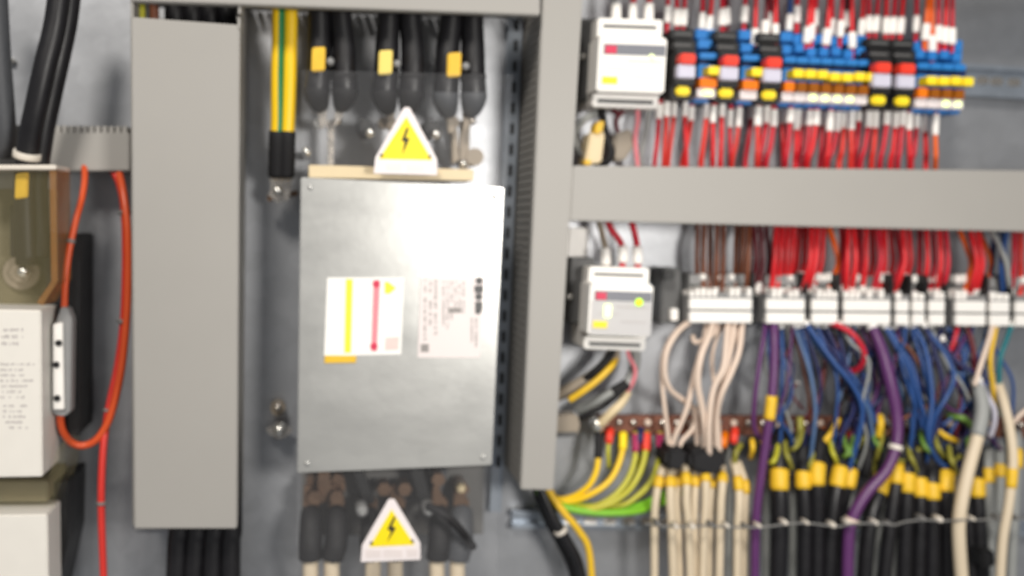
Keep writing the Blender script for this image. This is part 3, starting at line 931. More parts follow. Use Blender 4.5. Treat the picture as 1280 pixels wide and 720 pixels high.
clusters = [(862, 941, "widest white terminal strip below the brown wires"), (958, 1007, "white terminal strip second from the left below the red wires"), (1015, 1048, "white terminal strip below the first orange wire"),
            (1055, 1114, "long white terminal strip right of the first orange wire"), (1120, 1137, "narrow white terminal strip, first of three small ones"), (1141, 1157, "narrow white terminal strip, middle of three small ones"),
            (1162, 1182, "narrow white terminal strip, last of three small ones"), (1195, 1233, "white terminal strip below the pair of orange wires"), (1238, 1263, "white terminal strip below the blue wire near the edge"), (1270, 1330, "white terminal strip cut by the right edge")]
for (x0, x1, lb) in clusters:
    y = ty(x0)
    t = thing("terminal_strip", lb, "terminal strip", (x0 + x1) / 2, 375 + y, 0, "white fronted terminal strips")
    tl = lambda a, b, c, d: [(a, b + y), (c, b + y + 0.011 * (c - a)), (c - 0.4, d + y + 0.011 * (c - a)), (a - 0.4, d + y)]
    mb = MB()
    nt_ = max(2, round((x1 - x0) / 7.2))
    pw = (x1 - x0) / nt_
    for k in range(nt_):
        a = x0 + k * pw
        mb.prism(tl(a + 0.3, 343, a + pw - 0.3, 404), 8, 24, 0.6)
        mb.prism(tl(a + 0.3, 366, a + pw - 0.3, 404), 24, 34, 0.8)
    mb.build("body", "midgrey", t)
    MB().prism(tl(x0 + 0.5, 373, x1 - 0.5, 386.5), 34, 37, 1).build("marker_strip", "white", t)
    MB().prism(tl(x0 + 0.5, 389.5, x1 - 0.5, 403), 34, 37, 1).build("marker_strip", "white", t)
    MB().prism(tl(x1 - 0.2, 341, x1 + 3.5, 406), 8, 33, 0.8).build("end_plate", "blackplastic", t)
    mb = MB()
    for k in range(nt_):
        a = x0 + k * pw
        if random.random() < 0.5:
            mb.prism(tl(a + 1, 362 + random.uniform(-3, 2), a + pw - 1, 371), 24, 35, 1)
        if random.random() < 0.4:
            mb.prism(tl(a + 1, 342 + random.uniform(-4, 2), a + pw - 1, 350), 20, 26, 1)
    if len(mb.bm.verts):
        mb.build("plug", "white", t)
    mb = MB()
    for k in range(nt_):
        a = x0 + k * pw
        mb.cyl(a + pw / 2, 357 + y + 0.011 * (a - x0), 2.3, 23.5, 24.6, 10)
    mb.build("wire_hole", "blackplastic", t)
t = thing("end_clamp", "dark grey clamp at the left end of the terminals", "clamp", 838, 370)
MB().prism([(828, 335), (852, 335), (851, 404), (826, 404)], 4, 22, 2).build("body", "darkgrey", t)
MB().prism([(839, 386), (848, 386), (848, 401), (839, 401)], 22, 26, 1).build("screw", "white", t)
MB().prism([(830, 338), (845, 338), (844, 350), (830, 350)], 22, 30, 2).build("latch", "blackplastic", t)

# wires from the duct down into the terminals: (x top, x mid, x bottom, colour)
up = []
for k in range(5):
    up.append((872 + k * 8.0, 871 + k * 8.2, 872 + k * 7.6, 'brown'))
for k in range(3):
    up.append((921 + k * 7.5, 920 + k * 7.6, 918 + k * 7.0, 'brown'))
for k in range(3):
    up.append((942 + k * 8, 945 + k * 8, 940 + k * 7, 'darkred'))
for k in range(9):
    up.append((970 + k * 7.4, 968 + k * 7.4 + random.uniform(-1, 1), 964 + k * 6.2, 'red'))
up.append((1037, 1048, 1034, 'orange'))
for k in range(12):
    up.append((1052 + k * 7.6, 1053 + k * 7.8 + random.uniform(-2, 2), 1050 + k * 6.6, 'red' if k % 3 else 'crimson'))
for k in range(5):
    up.append((1150 + k * 8, 1150 + k * 8.6 + random.uniform(-2, 2), 1146 + k * 8, 'red' if k % 2 else 'crimson'))
up += [(1200, 1214, 1205, 'orange'), (1213, 1221, 1212, 'red'), (1222, 1228, 1218, 'red'), (1224, 1239, 1230, 'orange'), (1244, 1240, 1232, 'navy'),
       (1240, 1258, 1264, 'greycable'), (1253, 1256, 1252, 'bluewire'), (1258, 1252, 1254, 'bluewire'), (1268, 1268, 1262, 'crimson'), (1276, 1276, 1275, 'pinkred')]
nm = {'brown': 'brown', 'darkred': 'dark maroon', 'red': 'bright red', 'crimson': 'crimson', 'orange': 'orange', 'navy': 'navy', 'greycable': 'pale grey', 'bluewire': 'blue', 'pinkred': 'pinkish red'}
tot, cnt = {}, {}
for u in up:
    tot[u[3]] = tot.get(u[3], 0) + 1
for i, (a, b, c, col) in enumerate(up):
    k = cnt.get(col, 0)
    cnt[col] = k + 1
    half = tot[col] > 20 and k >= 20
    if tot[col] == 1:
        lb = "only %s wire coming down from the duct onto the terminals" % nm[col]
    elif half:
        lb = "%s %s wire onto the terminals, counted from the right" % (ORD[tot[col] - 1 - k], nm[col])
    else:
        lb = "%s %s wire coming down onto the terminals, from the left" % (ORD[k], nm[col])
    y = ty(a)
    hh = 18 if col in ('darkred', 'navy') else random.uniform(18, 33)
    wire("terminal_wire", [(a, 258 + y, 20), (a, 284 + y, hh - 3), ((a + b) / 2, 302 + y, hh + 2), (b, 325 + y, hh + 3), ((b + c) / 2, 348 + y, hh + 1), (c, 366 + y, 25)], random.uniform(2.9, 3.7), col, lb, "wire",
         "wires from the duct onto the terminals", [("ferrule", 0.93 - random.random() * 0.08, 1.0, 0.5, "white")] if random.random() < 0.6 else ())

# ------------------------------------------------------------------ copper bar with screws
t = thing("earth_bar", "brown copper bar with pale screws behind the crossing wires", "copper bar", 1000, 530)
MB().prism([(746, 519), (1420, 523), (1420, 549), (746, 543)], 14, 18, 0.8).build("bar", "copper", t)
for k in range(30):
    x = 757 + k * 18.0
    MB().cyl(x, 528.5 + (x - 746) * 0.006, 4.5, 18, 21, 12, 1).build("screw", "silver" if k % 3 else "whitewire", t)
MB().cyl(750, 533, 9, 18, 26, 12, 2).build("end_bolt", "bolt", t)

yg = [
    [(748, 540, 22), (748, 565, 26), (745, 590, 28), (732, 611, 28), (705, 624, 24), (672, 618, 20)],
    [(779, 540, 22), (777, 568, 27), (764, 598, 30), (740, 617, 30), (710, 627, 26), (674, 622, 20)],
    [(795, 540, 22), (794, 572, 26), (783, 602, 29), (762, 624, 30), (735, 634, 28), (690, 628, 22)],
    [(808, 540, 22), (806, 570, 28), (795, 600, 32), (775, 622, 32), (740, 636, 30), (690, 630, 22)],
    [(825, 540, 22), (824, 572, 25), (815, 600, 26), (796, 620, 28), (770, 632, 28), (700, 632, 22)]]
fer = ["boot", "signyellow", "magenta", "redcap", "magenta"]
for k, p in enumerate(yg):
    wire("earth_wire", p, 4.0, "pvcyellow" if k < 2 else "olive", "%s of the yellow wires curving from the copper bar, from the left" % ORD[k], "wire", "yellow wires curving from the copper bar",
         [("ferrule", 0.02, 0.26 if k == 0 else 0.16, 1.6, fer[k])])
for k, p in enumerate(([(672, 612, 22), (700, 632, 28), (740, 640, 30), (785, 640, 30), (818, 632, 26), (850, 615, 18)], [(668, 608, 18), (700, 628, 24), (745, 634, 26), (790, 634, 26), (822, 622, 22), (850, 605, 16)])):
    wire("earth_wire", p, 5.0, "lime", ("lower" if k == 0 else "upper") + " bright green wire sweeping right from the narrow duct's foot", "wire", "green wires at the foot of the narrow duct")

for k, (p, mt, r, lb) in enumerate((([(664, 575, 24), (678, 615, 28), (692, 648, 30), (708, 675, 30), (724, 708, 30), (734, 770, 30)], "black", 6.5, "front black cable dropping out of the narrow duct's bottom"),
                                  ([(660, 575, 18), (672, 618, 20), (686, 652, 22), (702, 682, 22), (716, 716, 22), (724, 770, 22)], "black", 5.5, "rear black cable dropping out of the narrow duct's bottom"),
                                  ([(670, 575, 30), (688, 616, 32), (706, 642, 34), (724, 664, 34), (737, 692, 34), (742, 770, 34)], "yellow", 4.6, "yellow wire dropping with black cables out of the narrow duct"))):
    wire("duct_cable", p, r, mt, lb, "cable", "cables dropping from the narrow duct", [("cable_tie", 0.50, 0.53, 2.5, "tie")] if k == 0 else ())

# ------------------------------------------------------------------ loose grey leads left of the terminals
lead = "grey leads beside the narrow duct"
wire("grey_lead", [(680, 500, 16), (706, 490, 22), (738, 472, 26), (760, 452, 28), (770, 432, 26)], 8.5, "taupe", "upper grey lead with a long yellow sleeve leaving the narrow duct", "lead", lead, [("yellow_sleeve", 0.58, 0.78, -3.5, "pvcyellow")])
wire("yellow_sleeve_wire", [(712, 500, 30), (730, 488, 33), (748, 474, 34), (764, 458, 33), (770, 446, 26)], 4.4, "yellow", "short yellow sleeved wire lying along the upper grey lead", "wire", lead)
wire("black_lead", [(726, 478, 24), (742, 466, 30), (757, 452, 32), (766, 438, 30), (760, 428, 26)], 5, "boot", "short black lead curling under the lower power supply", "lead", lead)
wire("grey_lead", [(722, 514, 18), (748, 500, 24), (770, 488, 26), (786, 476, 26), (795, 450, 24), (790, 428, 24)], 6.5, "greycable", "thin grey lead bending down from the lower power supply", "lead", lead, [("black_sleeve", 0.36, 0.56, 0.8, "boot")])
wire("pink_wire", [(782, 425, 28), (786, 445, 30), (794, 462, 30), (790, 480, 28), (775, 500, 22)], 2.6, "pinkstripe", "thin pink wire hanging under the lower power supply", "wire", lead)
wire("cream_lead", [(750, 530, 24), (764, 516, 28), (776, 504, 28), (784, 490, 24)], 6, "beige", "short cream lead at the left end of the copper bar", "lead", lead)
wire("black_lead", [(716, 528, 20), (735, 518, 26), (754, 508, 28), (772, 494, 30), (784, 482, 28)], 3.4, "boot", "thin black lead above the cream one by the copper bar", "lead", lead)
t = thing("grey_clip", "grey plastic clip sticking out of the narrow duct", "clip", 708, 532)
MB().prism([(690, 520), (722, 518), (726, 532), (722, 545), (690, 546)], 14, 26, 2).build("body", "taupe", t)
MB().prism([(694, 541), (722, 540), (721, 546), (694, 547)], 26, 27.5, 1).build("slot", "darkgrey", t)

# plugs below the upper power supply
t = thing("cable_plug", "beige plug with yellow tape under the upper power supply", "plug", 745, 185)
MB().prism([(738, 166), (757, 164), (752, 204), (731, 205)], 18, 32, 2).build("body", "beige", t)
MB().prism([(746, 152), (757, 150), (753, 166), (743, 168)], 24, 34, 2).build("yellow_tape", "yellow", t)
MB().prism([(731, 199), (740, 200), (739, 207), (730, 206)], 28, 34, 1.5).build("yellow_tip", "yellow", t)
t = thing("cable_plug", "grey plug right of the beige one under the power supply", "plug", 776, 185)
MB().prism([(768, 168), (790, 160), (794, 182), (780, 202), (766, 200)], 14, 26, 3).build("body", "taupe", t)
for k, (p, mt, r, lb) in enumerate((([(752, 135, 28), (754, 150, 30), (758, 170, 30), (764, 190, 32), (756, 204, 30), (744, 206, 26)], "boot", 5, "black lead curling round the beige plug"),
                                  ([(748, 140, 26), (730, 150, 26), (718, 165, 22), (722, 185, 20), (730, 196, 24)], "greycable", 4.5, "grey lead arching over the left of the beige plug"),
                                  ([(764, 134, 24), (772, 142, 26), (778, 140, 26), (770, 150, 24), (772, 165, 22)], "darkred", 3, "short dark red lead above the grey plug"),
                                  ([(796, 130, 26), (797, 150, 26), (794, 175, 26), (798, 215, 22)], "pinkstripe", 3, "pale pink wire hanging right of the grey plug"),
                                  ([(812, 130, 24), (808, 160, 24), (802, 190, 24), (800, 215, 20)], "greycable", 3.4, "pale grey wire hanging right of the pink one"))):
    wire("plug_lead", p, r, mt, lb, "lead", "leads under the upper power supply")

# ------------------------------------------------------------------ white wires, black sleeves, cream cables
wl = "white wires below the widest terminal strip"
ww = [([(866, 400, 30), (848, 414, 36), (834, 438, 38), (831, 466, 38), (838, 487, 36), (856, 502, 32), (868, 515, 30), (872, 560, 30)], 4.0, "looping far to the left and crossing back right"),
      ([(862, 400, 28), (842, 418, 32), (829, 445, 34), (828, 480, 34), (832, 520, 34), (838, 568, 32)], 3.4, "leftmost one hanging straight down at last"),
      ([(884, 400, 30), (880, 425, 34), (868, 468, 36), (858, 512, 36), (843, 548, 34), (840, 568, 32)], 4.0, "slanting down left to the first black sleeve"),
      ([(892, 400, 32), (886, 420, 38), (876, 446, 42), (872, 478, 42), (878, 512, 40), (881, 540, 38), (880, 570, 34)], 5.0, "thick one bulging left in the middle"),
      ([(898, 400, 30), (892, 418, 34), (870, 428, 34), (866, 420, 30)], 3.4, "short loop turned back at the left"),
      ([(910, 400, 32), (908, 428, 38), (904, 460, 42), (892, 486, 42), (887, 520, 42), (886, 555, 40), (888, 584, 36)], 4.6, "swinging left and ending lowest"),
      ([(918, 400, 32), (914, 432, 36), (907, 466, 38), (899, 492, 36), (893, 525, 32), (892, 568, 30)], 4.0, "second from the right, nearly straight"),
      ([(928, 402, 32), (924, 438, 38), (914, 466, 40), (902, 492, 40), (896, 520, 36), (896, 568, 32)], 4.4, "rightmost one slanting down left"),
      ([(906, 402, 28), (894, 428, 30), (890, 452, 30), (893, 482, 30), (898, 530, 30), (900, 565, 30)], 3.2, "thin one behind the swinging wire"),
      ([(920, 402, 28), (921, 420, 32), (912, 445, 30), (908, 470, 28)], 3.2, "short one ending in the middle of the gap"),
      ([(872, 508, 26), (866, 535, 30), (852, 552, 32), (848, 568, 32)], 3.4, "short slanting one above the first black sleeve")]
for p, r, lb in ww:
    r *= 0.86
    wire("white_wire", p, r, "whitewire", "white wire under the widest strip, " + lb, "wire", wl)
for (w, pts) in (("left", [(834, 562), (846, 558), (859, 562), (858, 586), (842, 590), (832, 584)]), ("right", [(862, 566), (880, 560), (904, 562), (907, 588), (890, 596), (864, 588)])):
    t = thing("heat_shrink", w + " black sleeve gathering the white wires above the cream cables", "sleeve", pts[0][0], 575, 30, "black sleeves above the cream cables")
    MB().prism(pts, 22, 40, 5).build("sleeve", "boot", t)
cc = [([(828, 584, 28), (823, 604, 34), (819, 630, 36), (818, 660, 36), (818, 770, 36)], 5.0, 0.17, 0.31), ([(838, 584, 28), (838, 606, 36), (838, 630, 38), (840, 665, 38), (843, 770, 38)], 5.6, 0.16, 0.29),
      ([(848, 584, 26), (847, 606, 32), (846, 630, 34), (848, 665, 34), (851, 770, 34)], 5.0, 0.15, 0.28), ([(855, 580, 30), (858, 602, 38), (858, 628, 40), (861, 665, 40), (864, 770, 40)], 5.2, 0.15, 0.30),
      ([(867, 584, 28), (869, 604, 34), (868, 630, 36), (868, 665, 36), (870, 770, 36)], 5.0, 0.16, 0.30), ([(881, 584, 30), (882, 600, 38), (882, 628, 40), (880, 665, 40), (877, 770, 40)], 5.4, 0.14, 0.28),
      ([(888, 586, 26), (890, 606, 32), (888, 630, 34), (887, 665, 34), (886, 770, 34)], 4.6, 0.18, 0.30), ([(902, 584, 28), (903, 602, 38), (901, 628, 40), (900, 665, 40), (898, 770, 40)], 5.4, 0.14, 0.27),
      ([(917, 575, 28), (923, 602, 36), (924, 630, 40), (922, 665, 40), (921, 770, 40)], 5.4, 0.20, 0.36), ([(922, 578, 26), (931, 604, 34), (932, 630, 36), (931, 665, 36), (929, 770, 36)], 5.0, 0.22, 0.38)]
for k, (p, r, a, b) in enumerate(cc):
    wire("cream_cable", p, r, "creamcable", "%s cream cable from the left under the black sleeves, yellow marked" % ORD[k], "cable", "cream cables under the black sleeves",
         [("marker", a, b, 1.4, "yellow", 0.15)], seg=10)

# ------------------------------------------------------------------ purple, blue and other crossing wires
cg = "coloured wires crossing the copper bar"
X = [("purple_wire", [(958, 398, 30), (954, 425, 36), (948, 462, 40), (943, 505, 40), (943, 535, 38), (954, 552, 36), (964, 560, 34)], 4.6, "purple", "thin purple wire bowing left above the yellow marker", [("marker", 0.80, 0.90, 0.8, "yellow")]),
     ("purple_wire", [(966, 398, 32), (968, 425, 38), (967, 465, 42), (963, 512, 44), (958, 548, 44), (952, 590, 44), (945, 650, 44), (943, 770, 44)], 6.4, "purple", "thick purple wire running straight down beside the cream cables", [("marker", 0.375, 0.475, 1.6, "yellow")]),
     ("purple_wire", [(1086, 400, 32), (1100, 432, 40), (1112, 475, 44), (1121, 520, 46), (1120, 556, 48), (1108, 588, 50), (1082, 618, 50), (1064, 652, 50), (1060, 690, 50), (1059, 770, 50)], [6, 7.5, 8.5, 8, 7.5, 7.5, 8, 8, 8, 8], "purple",
      "thickest purple cable swinging from upper centre down left", [("cable_tie", 0.445, 0.465, 2.0, "tie"), ("cable_tie", 0.765, 0.78, 2.0, "whitewire")]),
     ("blue_wire", [(976, 400, 28), (978, 440, 32), (977, 490, 34), (976, 540, 34), (974, 580, 30)], 3.4, "bluewire", "blue wire right beside the straight purple one", ()),
     ("blue_wire", [(992, 402, 28), (1000, 428, 34), (1012, 464, 38), (1019, 504, 40), (1017, 545, 40), (1010, 590, 36)], 3.8, "lightblue", "pale blue wire hanging alone in the left gap", ()),
     ("brown_wire", [(984, 405, 26), (996, 428, 28), (1006, 468, 30), (1012, 510, 30), (1010, 560, 28)], 3.0, "brown", "thin brown wire next to the lone pale blue one", ()),
     ("brown_wire", [(998, 478, 22), (990, 488, 24), (994, 500, 24), (1005, 512, 24)], 2.2, "darkred", "tiny dark red curl beside the thin brown wire", ()),
     ("blue_wire", [(1006, 402, 32), (1022, 425, 38), (1044, 455, 42), (1066, 482, 44), (1078, 512, 44), (1072, 550, 42), (1060, 590, 38)], 5.0, "bluewire", "blue wire at the front of the bundle slanting right", ()),
     ("blue_wire", [(1000, 402, 28), (1020, 432, 34), (1046, 462, 38), (1070, 488, 40), (1086, 515, 40), (1092, 560, 36)], 4.4, "lightblue", "pale blue wire in the bundle slanting right", ()),
     ("blue_wire", [(1016, 402, 28), (1034, 430, 34), (1054, 458, 36), (1066, 486, 38), (1066, 515, 38), (1052, 545, 36), (1046, 590, 32)], 4.0, "navy", "navy wire in the bundle slanting right", ()),
     ("blue_wire", [(1022, 402, 26), (1040, 428, 30), (1060, 462, 34), (1080, 492, 36), (1096, 530, 36)], 3.6, "bluewire", "blue wire at the right side of the slanting bundle", ()),
     ("red_wire", [(1032, 402, 32), (1050, 408, 38), (1068, 420, 42), (1080, 440, 42), (1077, 456, 38), (1066, 464, 32), (1056, 460, 26)], 5.4, "crimson", "short red wire curling like a hook under the terminals", ()),
     ("blue_wire", [(1106, 402, 28), (1122, 428, 34), (1140, 460, 38), (1150, 500, 40), (1158, 540, 38), (1160, 585, 34)], 4.2, "bluewire", "blue wire right of the thickest purple cable, gently slanting", ()),
     ("blue_wire", [(1114, 402, 26), (1134, 432, 30), (1146, 470, 32), (1164, 505, 34), (1172, 550, 32)], 3.8, "navy", "navy wire behind the gently slanting blue one", ()),
     ("blue_wire", [(1140, 404, 30), (1154, 430, 36), (1162, 465, 40), (1165, 505, 42), (1160, 545, 42), (1172, 575, 38), (1196, 592, 34)], 4.8, "bluewire", "blue wire turning sharply right at its foot", ()),
     ("blue_wire", [(1150, 404, 28), (1168, 424, 34), (1186, 450, 38), (1192, 474, 40), (1182, 498, 42), (1168, 522, 40), (1160, 560, 36)], 4.4, "bluewire", "blue wire swinging right and back left to the bar", ()),
     ("grey_wire", [(1162, 404, 28), (1172, 428, 34), (1186, 458, 38), (1202, 480, 40), (1212, 500, 38)], 3.2, "greycable", "thin grey wire running down right among the blue ones", ()),
     ("blue_wire", [(1176, 420, 30), (1192, 448, 36), (1212, 462, 40), (1226, 478, 40), (1240, 508, 40), (1236, 524, 36), (1226, 530, 32)], 4.0, "navy", "navy wire arching under the white wire near the edge", ()),
     ("blue_wire", [(1178, 440, 28), (1188, 462, 32), (1206, 468, 34), (1220, 462, 34), (1226, 480, 32)], 3.6, "lightblue", "short pale blue wire bridging to the white one", ()),
     ("red_wire", [(1197, 402, 30), (1195, 418, 34), (1189, 436, 34), (1180, 448, 30)], 4.0, "crimson", "short red wire bent left, under the orange ones", ()),
     ("red_wire", [(1206, 402, 30), (1214, 425, 34), (1218, 450, 36), (1216, 474, 34), (1210, 500, 30)], 4.6, "darkred", "dark red wire bent right, under the orange ones", ()),
     ("white_wire", [(1242, 402, 34), (1236, 425, 40), (1226, 456, 44), (1218, 482, 44)], 4.6, "whitewire", "white wire slanting left near the right edge", ()),
     ("yellow_wire", [(1246, 404, 32), (1242, 425, 36), (1238, 450, 38), (1241, 485, 36), (1246, 520, 34)], 4.0, "yellow", "yellow wire hanging next to the white slanting one", ()),
     ("teal_wire", [(1266, 402, 32), (1258, 425, 36), (1250, 450, 38), (1249, 485, 36), (1252, 520, 32)], 4.4, "teal", "teal wire near the right edge", ()),
     ("lilac_wire", [(1222, 472, 40), (1232, 492, 44), (1242, 510, 44), (1243, 528, 42), (1238, 545, 38)], 5.0, "lilac", "short pale lilac wire curving beside the thick cream cable", ())]
for (n_, p, r, mt, lb, sl) in X:
    r = [q * 0.92 for q in r] if isinstance(r, list) else r * (0.68 if r < 6 else 0.88)
    sl = list(sl) + [("ferrule", 0.0, 0.05 if len(p) > 6 else 0.09, 1.0, "white")]
    wire(n_, p, r, mt, lb, "wire", cg, sl, seg=10)

for k in range(14):
    x = 1000 + k * 15 + random.uniform(-4, 4)
    xm, xe = x + random.uniform(12, 50), x + random.uniform(0, 60)
    hh = random.uniform(24, 38)
    wire("blue_wire", [(x, 402, hh - 4), (x + (xm - x) * 0.5, 432, hh), (xm, 470 + random.uniform(-12, 12), hh + 3), ((xm + xe) / 2 + 4, 515, hh + 2), (xe, 555, hh), (xe - 6, 590, hh - 8)], random.uniform(2.0, 3.0),
         random.choice(["bluewire", "navy", "lightblue", "navy", "boot"]), "%s thin dark strand from the left in the tangle under the terminals" % ORD[k], "wire", "thin strands in the tangle under the terminals", [("ferrule", 0.0, 0.07, 1.0, "white")])
for k in range(20):
    x = 966 + k * 14 + random.uniform(-6, 6)
    xm, xe = x + random.uniform(-25, 40), x + random.uniform(-35, 45)
    hh = random.uniform(20, 40)
    wire("thin_wire", [(x, 402, hh - 6), (x + (xm - x) * 0.4, 428, hh), (xm, 462 + random.uniform(-16, 16), hh + 3), ((xm + xe) / 2 + random.uniform(-10, 10), 512, hh + 2), (xe, 550, hh), (xe + random.uniform(-14, 14), 588, hh - 8)], random.uniform(1.6, 2.4),
         random.choice(["brown", "purple", "bluewire", "navy", "darkred", "greycable", "lightblue"]), "%s very thin wire from the left, criss-crossing between the blue strands" % ORD[k], "wire", "very thin wires criss-crossing under the terminals", [("ferrule", 0.0, 0.07, 1.2, "white")])
for k in range(16):
    x = 968 + k * 17 + random.uniform(-5, 5)
    d = random.choice((-1, 1)) * random.uniform(8, 18)
    y = random.uniform(548, 575)
    wire("earth_tail", [(x, y - 16, 32), (x + d * 0.2, y - 2, 39), (x + d * 0.6, y + 7, 41), (x + d, y + 12 + random.uniform(-6, 12), 36)], random.uniform(2.4, 3.4), random.choice(["tailolive", "tailolive", "olive", "tailgreen"]),
         "%s thin yellow green tail from the left in front of the black sleeves" % ORD[k], "wire", "thin yellow green tails in front of the black sleeves")
for k in range(12):
    x = 966 + k * 20 + random.uniform(-4, 4)
    wire("black_sleeve", [(x + random.uniform(-5, 5), 546 + random.uniform(-4, 8), 26), (x, 566, 33), (x - 1, 596, 33)], random.uniform(7.5, 10), "boot", "%s black sleeve from the left in the dark band behind the yellow markers" % ORD[k], "sleeve", "black sleeves behind the yellow markers")

for k in range(20):
    x = 970 + k * 13.5 + random.uniform(-6, 6)
    xm, xe = x + random.uniform(-55, 75), x + random.uniform(-60, 60)
    hh = random.uniform(16, 34)
    y0 = random.uniform(402, 440)
    wire("loose_strand", [(x, y0, hh - 4), (x + (xm - x) * 0.5, 445 + random.uniform(-8, 8), hh), (xm, 482 + random.uniform(-22, 22), hh + 3), ((xm + xe) / 2, 525, hh + 2), (xe, 562, hh)], random.uniform(1.4, 2.2),
         random.choice(["bluewire", "navy", "darkred", "purple", "lightblue", "brown", "boot"]), "%s slack strand from the left, looping sideways across the tangle" % ORD[k], "wire", "slack strands looping across the tangle")
# small yellow-green tails under the copper bar
tails = [[(1000, 522, 28), (1000, 545, 32), (990, 556, 32), (972, 566, 28)], [(1014, 556, 26), (1012, 575, 28), (1008, 590, 26)], [(1048, 524, 30), (1040, 540, 34), (1030, 552, 34), (1026, 562, 30)], [(1026, 540, 30), (1032, 552, 33), (1040, 546, 30)],
         [(1092, 530, 28), (1080, 548, 32), (1070, 560, 32), (1062, 576, 28)], [(1058, 556, 30), (1044, 562, 34), (1030, 566, 30)], [(1066, 562, 34), (1056, 580, 36), (1044, 590, 32)], [(1100, 552, 28), (1096, 570, 32), (1090, 590, 30)],
         [(1170, 534, 30), (1182, 545, 34), (1196, 552, 30)], [(1186, 520, 30), (1202, 522, 36), (1214, 532, 34), (1216, 545, 30)], [(1140, 568, 32), (1154, 560, 36), (1170, 564, 36), (1180, 572, 32)], [(1200, 570, 34), (1190, 578, 36), (1186, 592, 32)],
         [(1152, 575, 30), (1148, 585, 34), (1150, 595, 30)], [(926, 556, 28), (920, 566, 32), (918, 580, 30)], [(940, 550, 34), (941, 560, 37), (939, 572, 32)], [(1100, 520, 34), (1101, 530, 38), (1098, 545, 36)]]
for k, p in enumerate(tails):
    wire("earth_tail", p, 3.6 if k % 3 else 4.4, ("yellow" if k in (2, 3, 8, 14, 15) else "tailgreen" if k in (6, 9) else "tailolive"), "%s short yellow green tail from the left below the copper bar" % ORD[k], "wire", "short tails below the copper bar")
fr = [(918, 545, "redcap"), (984, 547, "darkred"), (1060, 552, "crimson"), (1028, 546, "amberorange"), (1207, 516, "redcap"), (1195, 545, "crimson"), (800, 545, "navy"), (762, 545, "redcap"), (905, 550, "amberorange")]
for k, (x, y, mt) in enumerate(fr):
    t = thing("ferrule", "%s small coloured ferrule from the left under the copper bar" % ORD[sorted(range(len(fr)), key=lambda q: fr[q][0]).index(k)], "ferrule", x, y, 20, "coloured ferrules under the copper bar")
    MB().tube([(x + 1, y - 8, 20), (x, y, 24), (x - 1, y + 8, 24)], 5, 10, 3).build("sleeve", mt, t)
    MB().tube([(x - 1, y + 7, 24), (x - 2, y + 22, 26), (x - 1, y + 40, 22)], 2.8, 8, 3).build("tail", "olive" if k % 2 else "boot", t)

# ------------------------------------------------------------------ black, grey and cream cables at the bottom right
bk = [([(974, 540, 26), (975, 570, 34), (974, 604, 40), (974, 660, 42), (971, 770, 42)], 10.5, (592, 617), "black"), ([(1004, 545, 26), (1005, 575, 34), (1004, 602, 40), (1006, 660, 42), (1004, 770, 42)], 9, (592, 612), "black"),
      ([(1026, 540, 28), (1024, 568, 36), (1021, 600, 42), (1022, 660, 42), (1020, 770, 42)], 9, (586, 611), "black"), ([(1054, 556, 28), (1052, 580, 36), (1047, 604, 40), (1040, 650, 42), (1034, 770, 42)], 9.5, (591, 615), "black"),
      ([(1064, 556, 26), (1064, 580, 34), (1061, 604, 38), (1052, 640, 36), (1046, 770, 34)], 8, (591, 613), "black"), ([(1106, 566, 28), (1104, 590, 34), (1100, 610, 38), (1086, 660, 42), (1077, 770, 42)], 9.5, (597, 620), "black"),
      ([(1122, 560, 28), (1120, 580, 36), (1120, 600, 40), (1112, 660, 42), (1100, 770, 42)], 8.5, (588, 613), "black"), ([(1136, 560, 28), (1135, 580, 36), (1134, 600, 40), (1132, 660, 42), (1128, 770, 42)], 9, (588, 613), "black"),
      ([(1152, 570, 28), (1150, 590, 34), (1150, 612, 38), (1150, 660, 40), (1146, 770, 40)], 9, (600, 623), "black"), ([(1168, 570, 28), (1166, 590, 36), (1165, 612, 40), (1166, 660, 42), (1164, 770, 42)], 9, (600, 622), "black"),
      ([(1184, 572, 28), (1183, 592, 36), (1182, 612, 40), (1184, 660, 42), (1186, 770, 42)], 9.5, (600, 623), "black"), ([(1206, 572, 22), (1208, 592, 28), (1208, 612, 30), (1212, 660, 32), (1218, 770, 34)], 9, (603, 622), "black"),
      ([(1222, 566, 24), (1222, 590, 30), (1221, 612, 34), (1224, 660, 36), (1232, 770, 38)], 9, (600, 622), "black")]
for k, (p, r, mk, c) in enumerate(bk):
    ys = [q[1] for q in p]
    mj = random.uniform(-10, 7)
    def tt(y):
        for i in range(4):
            if p[i][1] <= y <= p[i + 1][1]:
                return (i + (y - p[i][1]) / (p[i + 1][1] - p[i][1])) / 4
    wire("black_cable", p, r, c, "%s thick black cable from the left, yellow marked, at bottom right" % ORD[k], "cable", "black cables at the bottom right",
         [("marker", tt(mk[0] + mj), tt(mk[1] + mj), 1.2, "yellow")], seg=12)
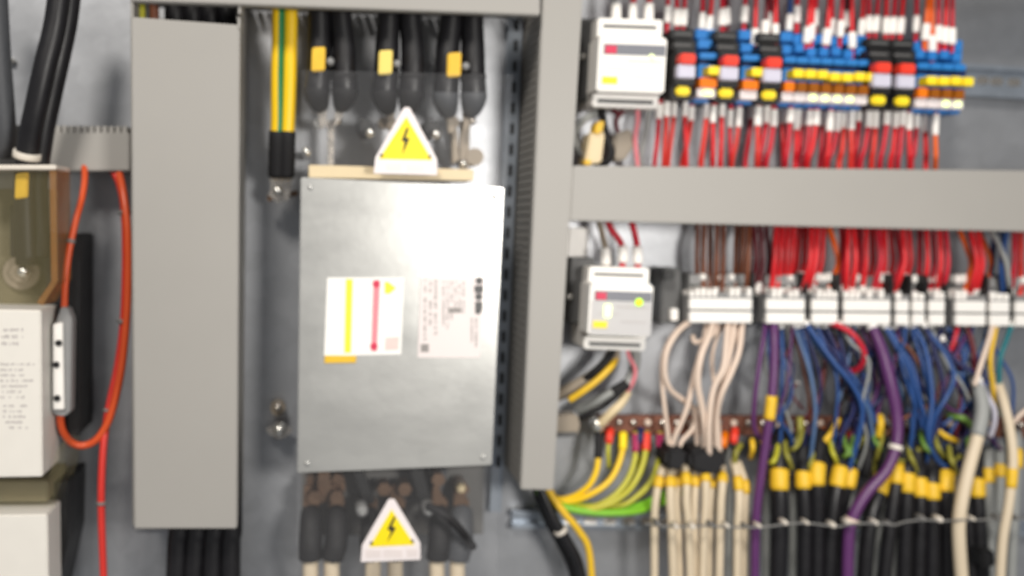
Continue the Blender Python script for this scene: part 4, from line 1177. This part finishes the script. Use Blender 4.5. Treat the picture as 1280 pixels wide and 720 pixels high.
gk = [([(992, 585, 20), (992, 620, 24), (990, 770, 24)], 5, None), ([(1036, 590, 20), (1040, 620, 24), (1058, 640, 22), (1040, 770, 22)], 4, None), ([(1064, 600, 22), (1056, 640, 26), (1042, 690, 28), (1036, 770, 28)], 7, None),
      ([(1108, 600, 20), (1102, 650, 26), (1092, 690, 28), (1087, 770, 28)], 6, None), ([(1130, 600, 18), (1126, 650, 24), (1118, 690, 28), (1112, 770, 28)], 6, None), ([(1160, 600, 20), (1159, 660, 24), (1157, 770, 24)], 4, None),
      ([(1236, 560, 26), (1236, 590, 34), (1237, 640, 36), (1238, 770, 36)], 6.5, (0.30, 0.45)), ([(1250, 555, 26), (1250, 585, 34), (1250, 640, 36), (1249, 770, 36)], 6.2, (0.30, 0.42)), ([(1271, 540, 26), (1271, 578, 34), (1268, 640, 36), (1262, 770, 36)], 6, (0.22, 0.38)),
      ([(956, 560, 18), (957, 600, 22), (958, 770, 24)], 5, None), ([(910, 560, 18), (912, 600, 20), (910, 770, 22)], 4.5, None)]
for k, (p, r, mk) in enumerate(sorted(gk, key=lambda q: q[0][-1][0])):
    wire("grey_cable", p, r, "greycable", "%s grey cable from the left among those at bottom right" % ORD[k], "cable", "grey cables at the bottom right", [("marker", mk[0], mk[1], 1.0, "yellow")] if mk else (), seg=10)
wire("cream_cable", [(1212, 462, 30), (1222, 482, 40), (1228, 510, 46), (1222, 545, 50), (1210, 590, 54), (1200, 640, 56), (1199, 680, 56), (1206, 770, 56)], [5, 7, 8, 8, 8.2, 8.2, 8.2, 8.2], "creamcable",
     "thick cream cable with a grey sleeve bowing through the black cables", "cable", None, [("grey_sleeve", 0.05, 0.43, 1.0, "greycable")], seg=12)
wire("cream_cable", [(1244, 470, 30), (1254, 500, 42), (1263, 540, 50), (1266, 580, 54), (1261, 630, 56), (1253, 680, 56), (1248, 770, 56)], 6.0, "creamcable",
     "slim cream cable bowing right at the right edge", "cable", None, [("marker", 0.52, 0.60, 0.8, "yellow")], seg=12)
wire("white_wire", [(1300, 500, 40), (1276, 518, 42), (1266, 530, 40), (1256, 538, 34)], 2.8, "whitewire", "thin white wire slanting in from the right edge", "wire")
wire("black_lead", [(1262, 520, 20), (1266, 560, 26), (1258, 572, 28), (1246, 560, 20)], 9, "boot", "black boot behind the slim cream cable at right", "lead")
t = thing("black_clip", "black clip between cream cables near the lower right corner", "clip", 1240, 698)
MB().prism([(1228, 690), (1244, 688), (1246, 708), (1230, 712)], 38, 48, 3).build("body", "blackplastic", t)

# lacing cord across the fanned cables
pts = [(806, 655, 48), (840, 658, 50), (880, 657, 52), (915, 659, 52), (950, 659, 54), (985, 655, 54), (1010, 654, 54), (1045, 658, 54), (1065, 655, 58), (1098, 654, 56), (1118, 656, 56), (1132, 652, 54), (1155, 650, 54), (1180, 651, 54), (1200, 650, 60), (1220, 650, 54), (1250, 649, 52), (1300, 648, 50)]
lc = wire("lacing_cord", pts, 1.4, "cord", "pale lacing cord with knots tied across the fanned cables", "cord", None, seg=8)
for (x, y) in ((824, 656), (847, 660), (868, 660), (892, 658), (911, 659), (935, 660), (951, 659), (984, 655), (1011, 655), (1044, 658), (1063, 655), (1097, 655), (1114, 656), (1156, 650), (1178, 651), (1219, 650), (1252, 649), (1274, 648)):
    MB().cyl(x, y, random.uniform(2.4, 4.2), 50, 57, 10, 3).build("knot", "cord" if random.random() < 0.4 else "tie", lc)
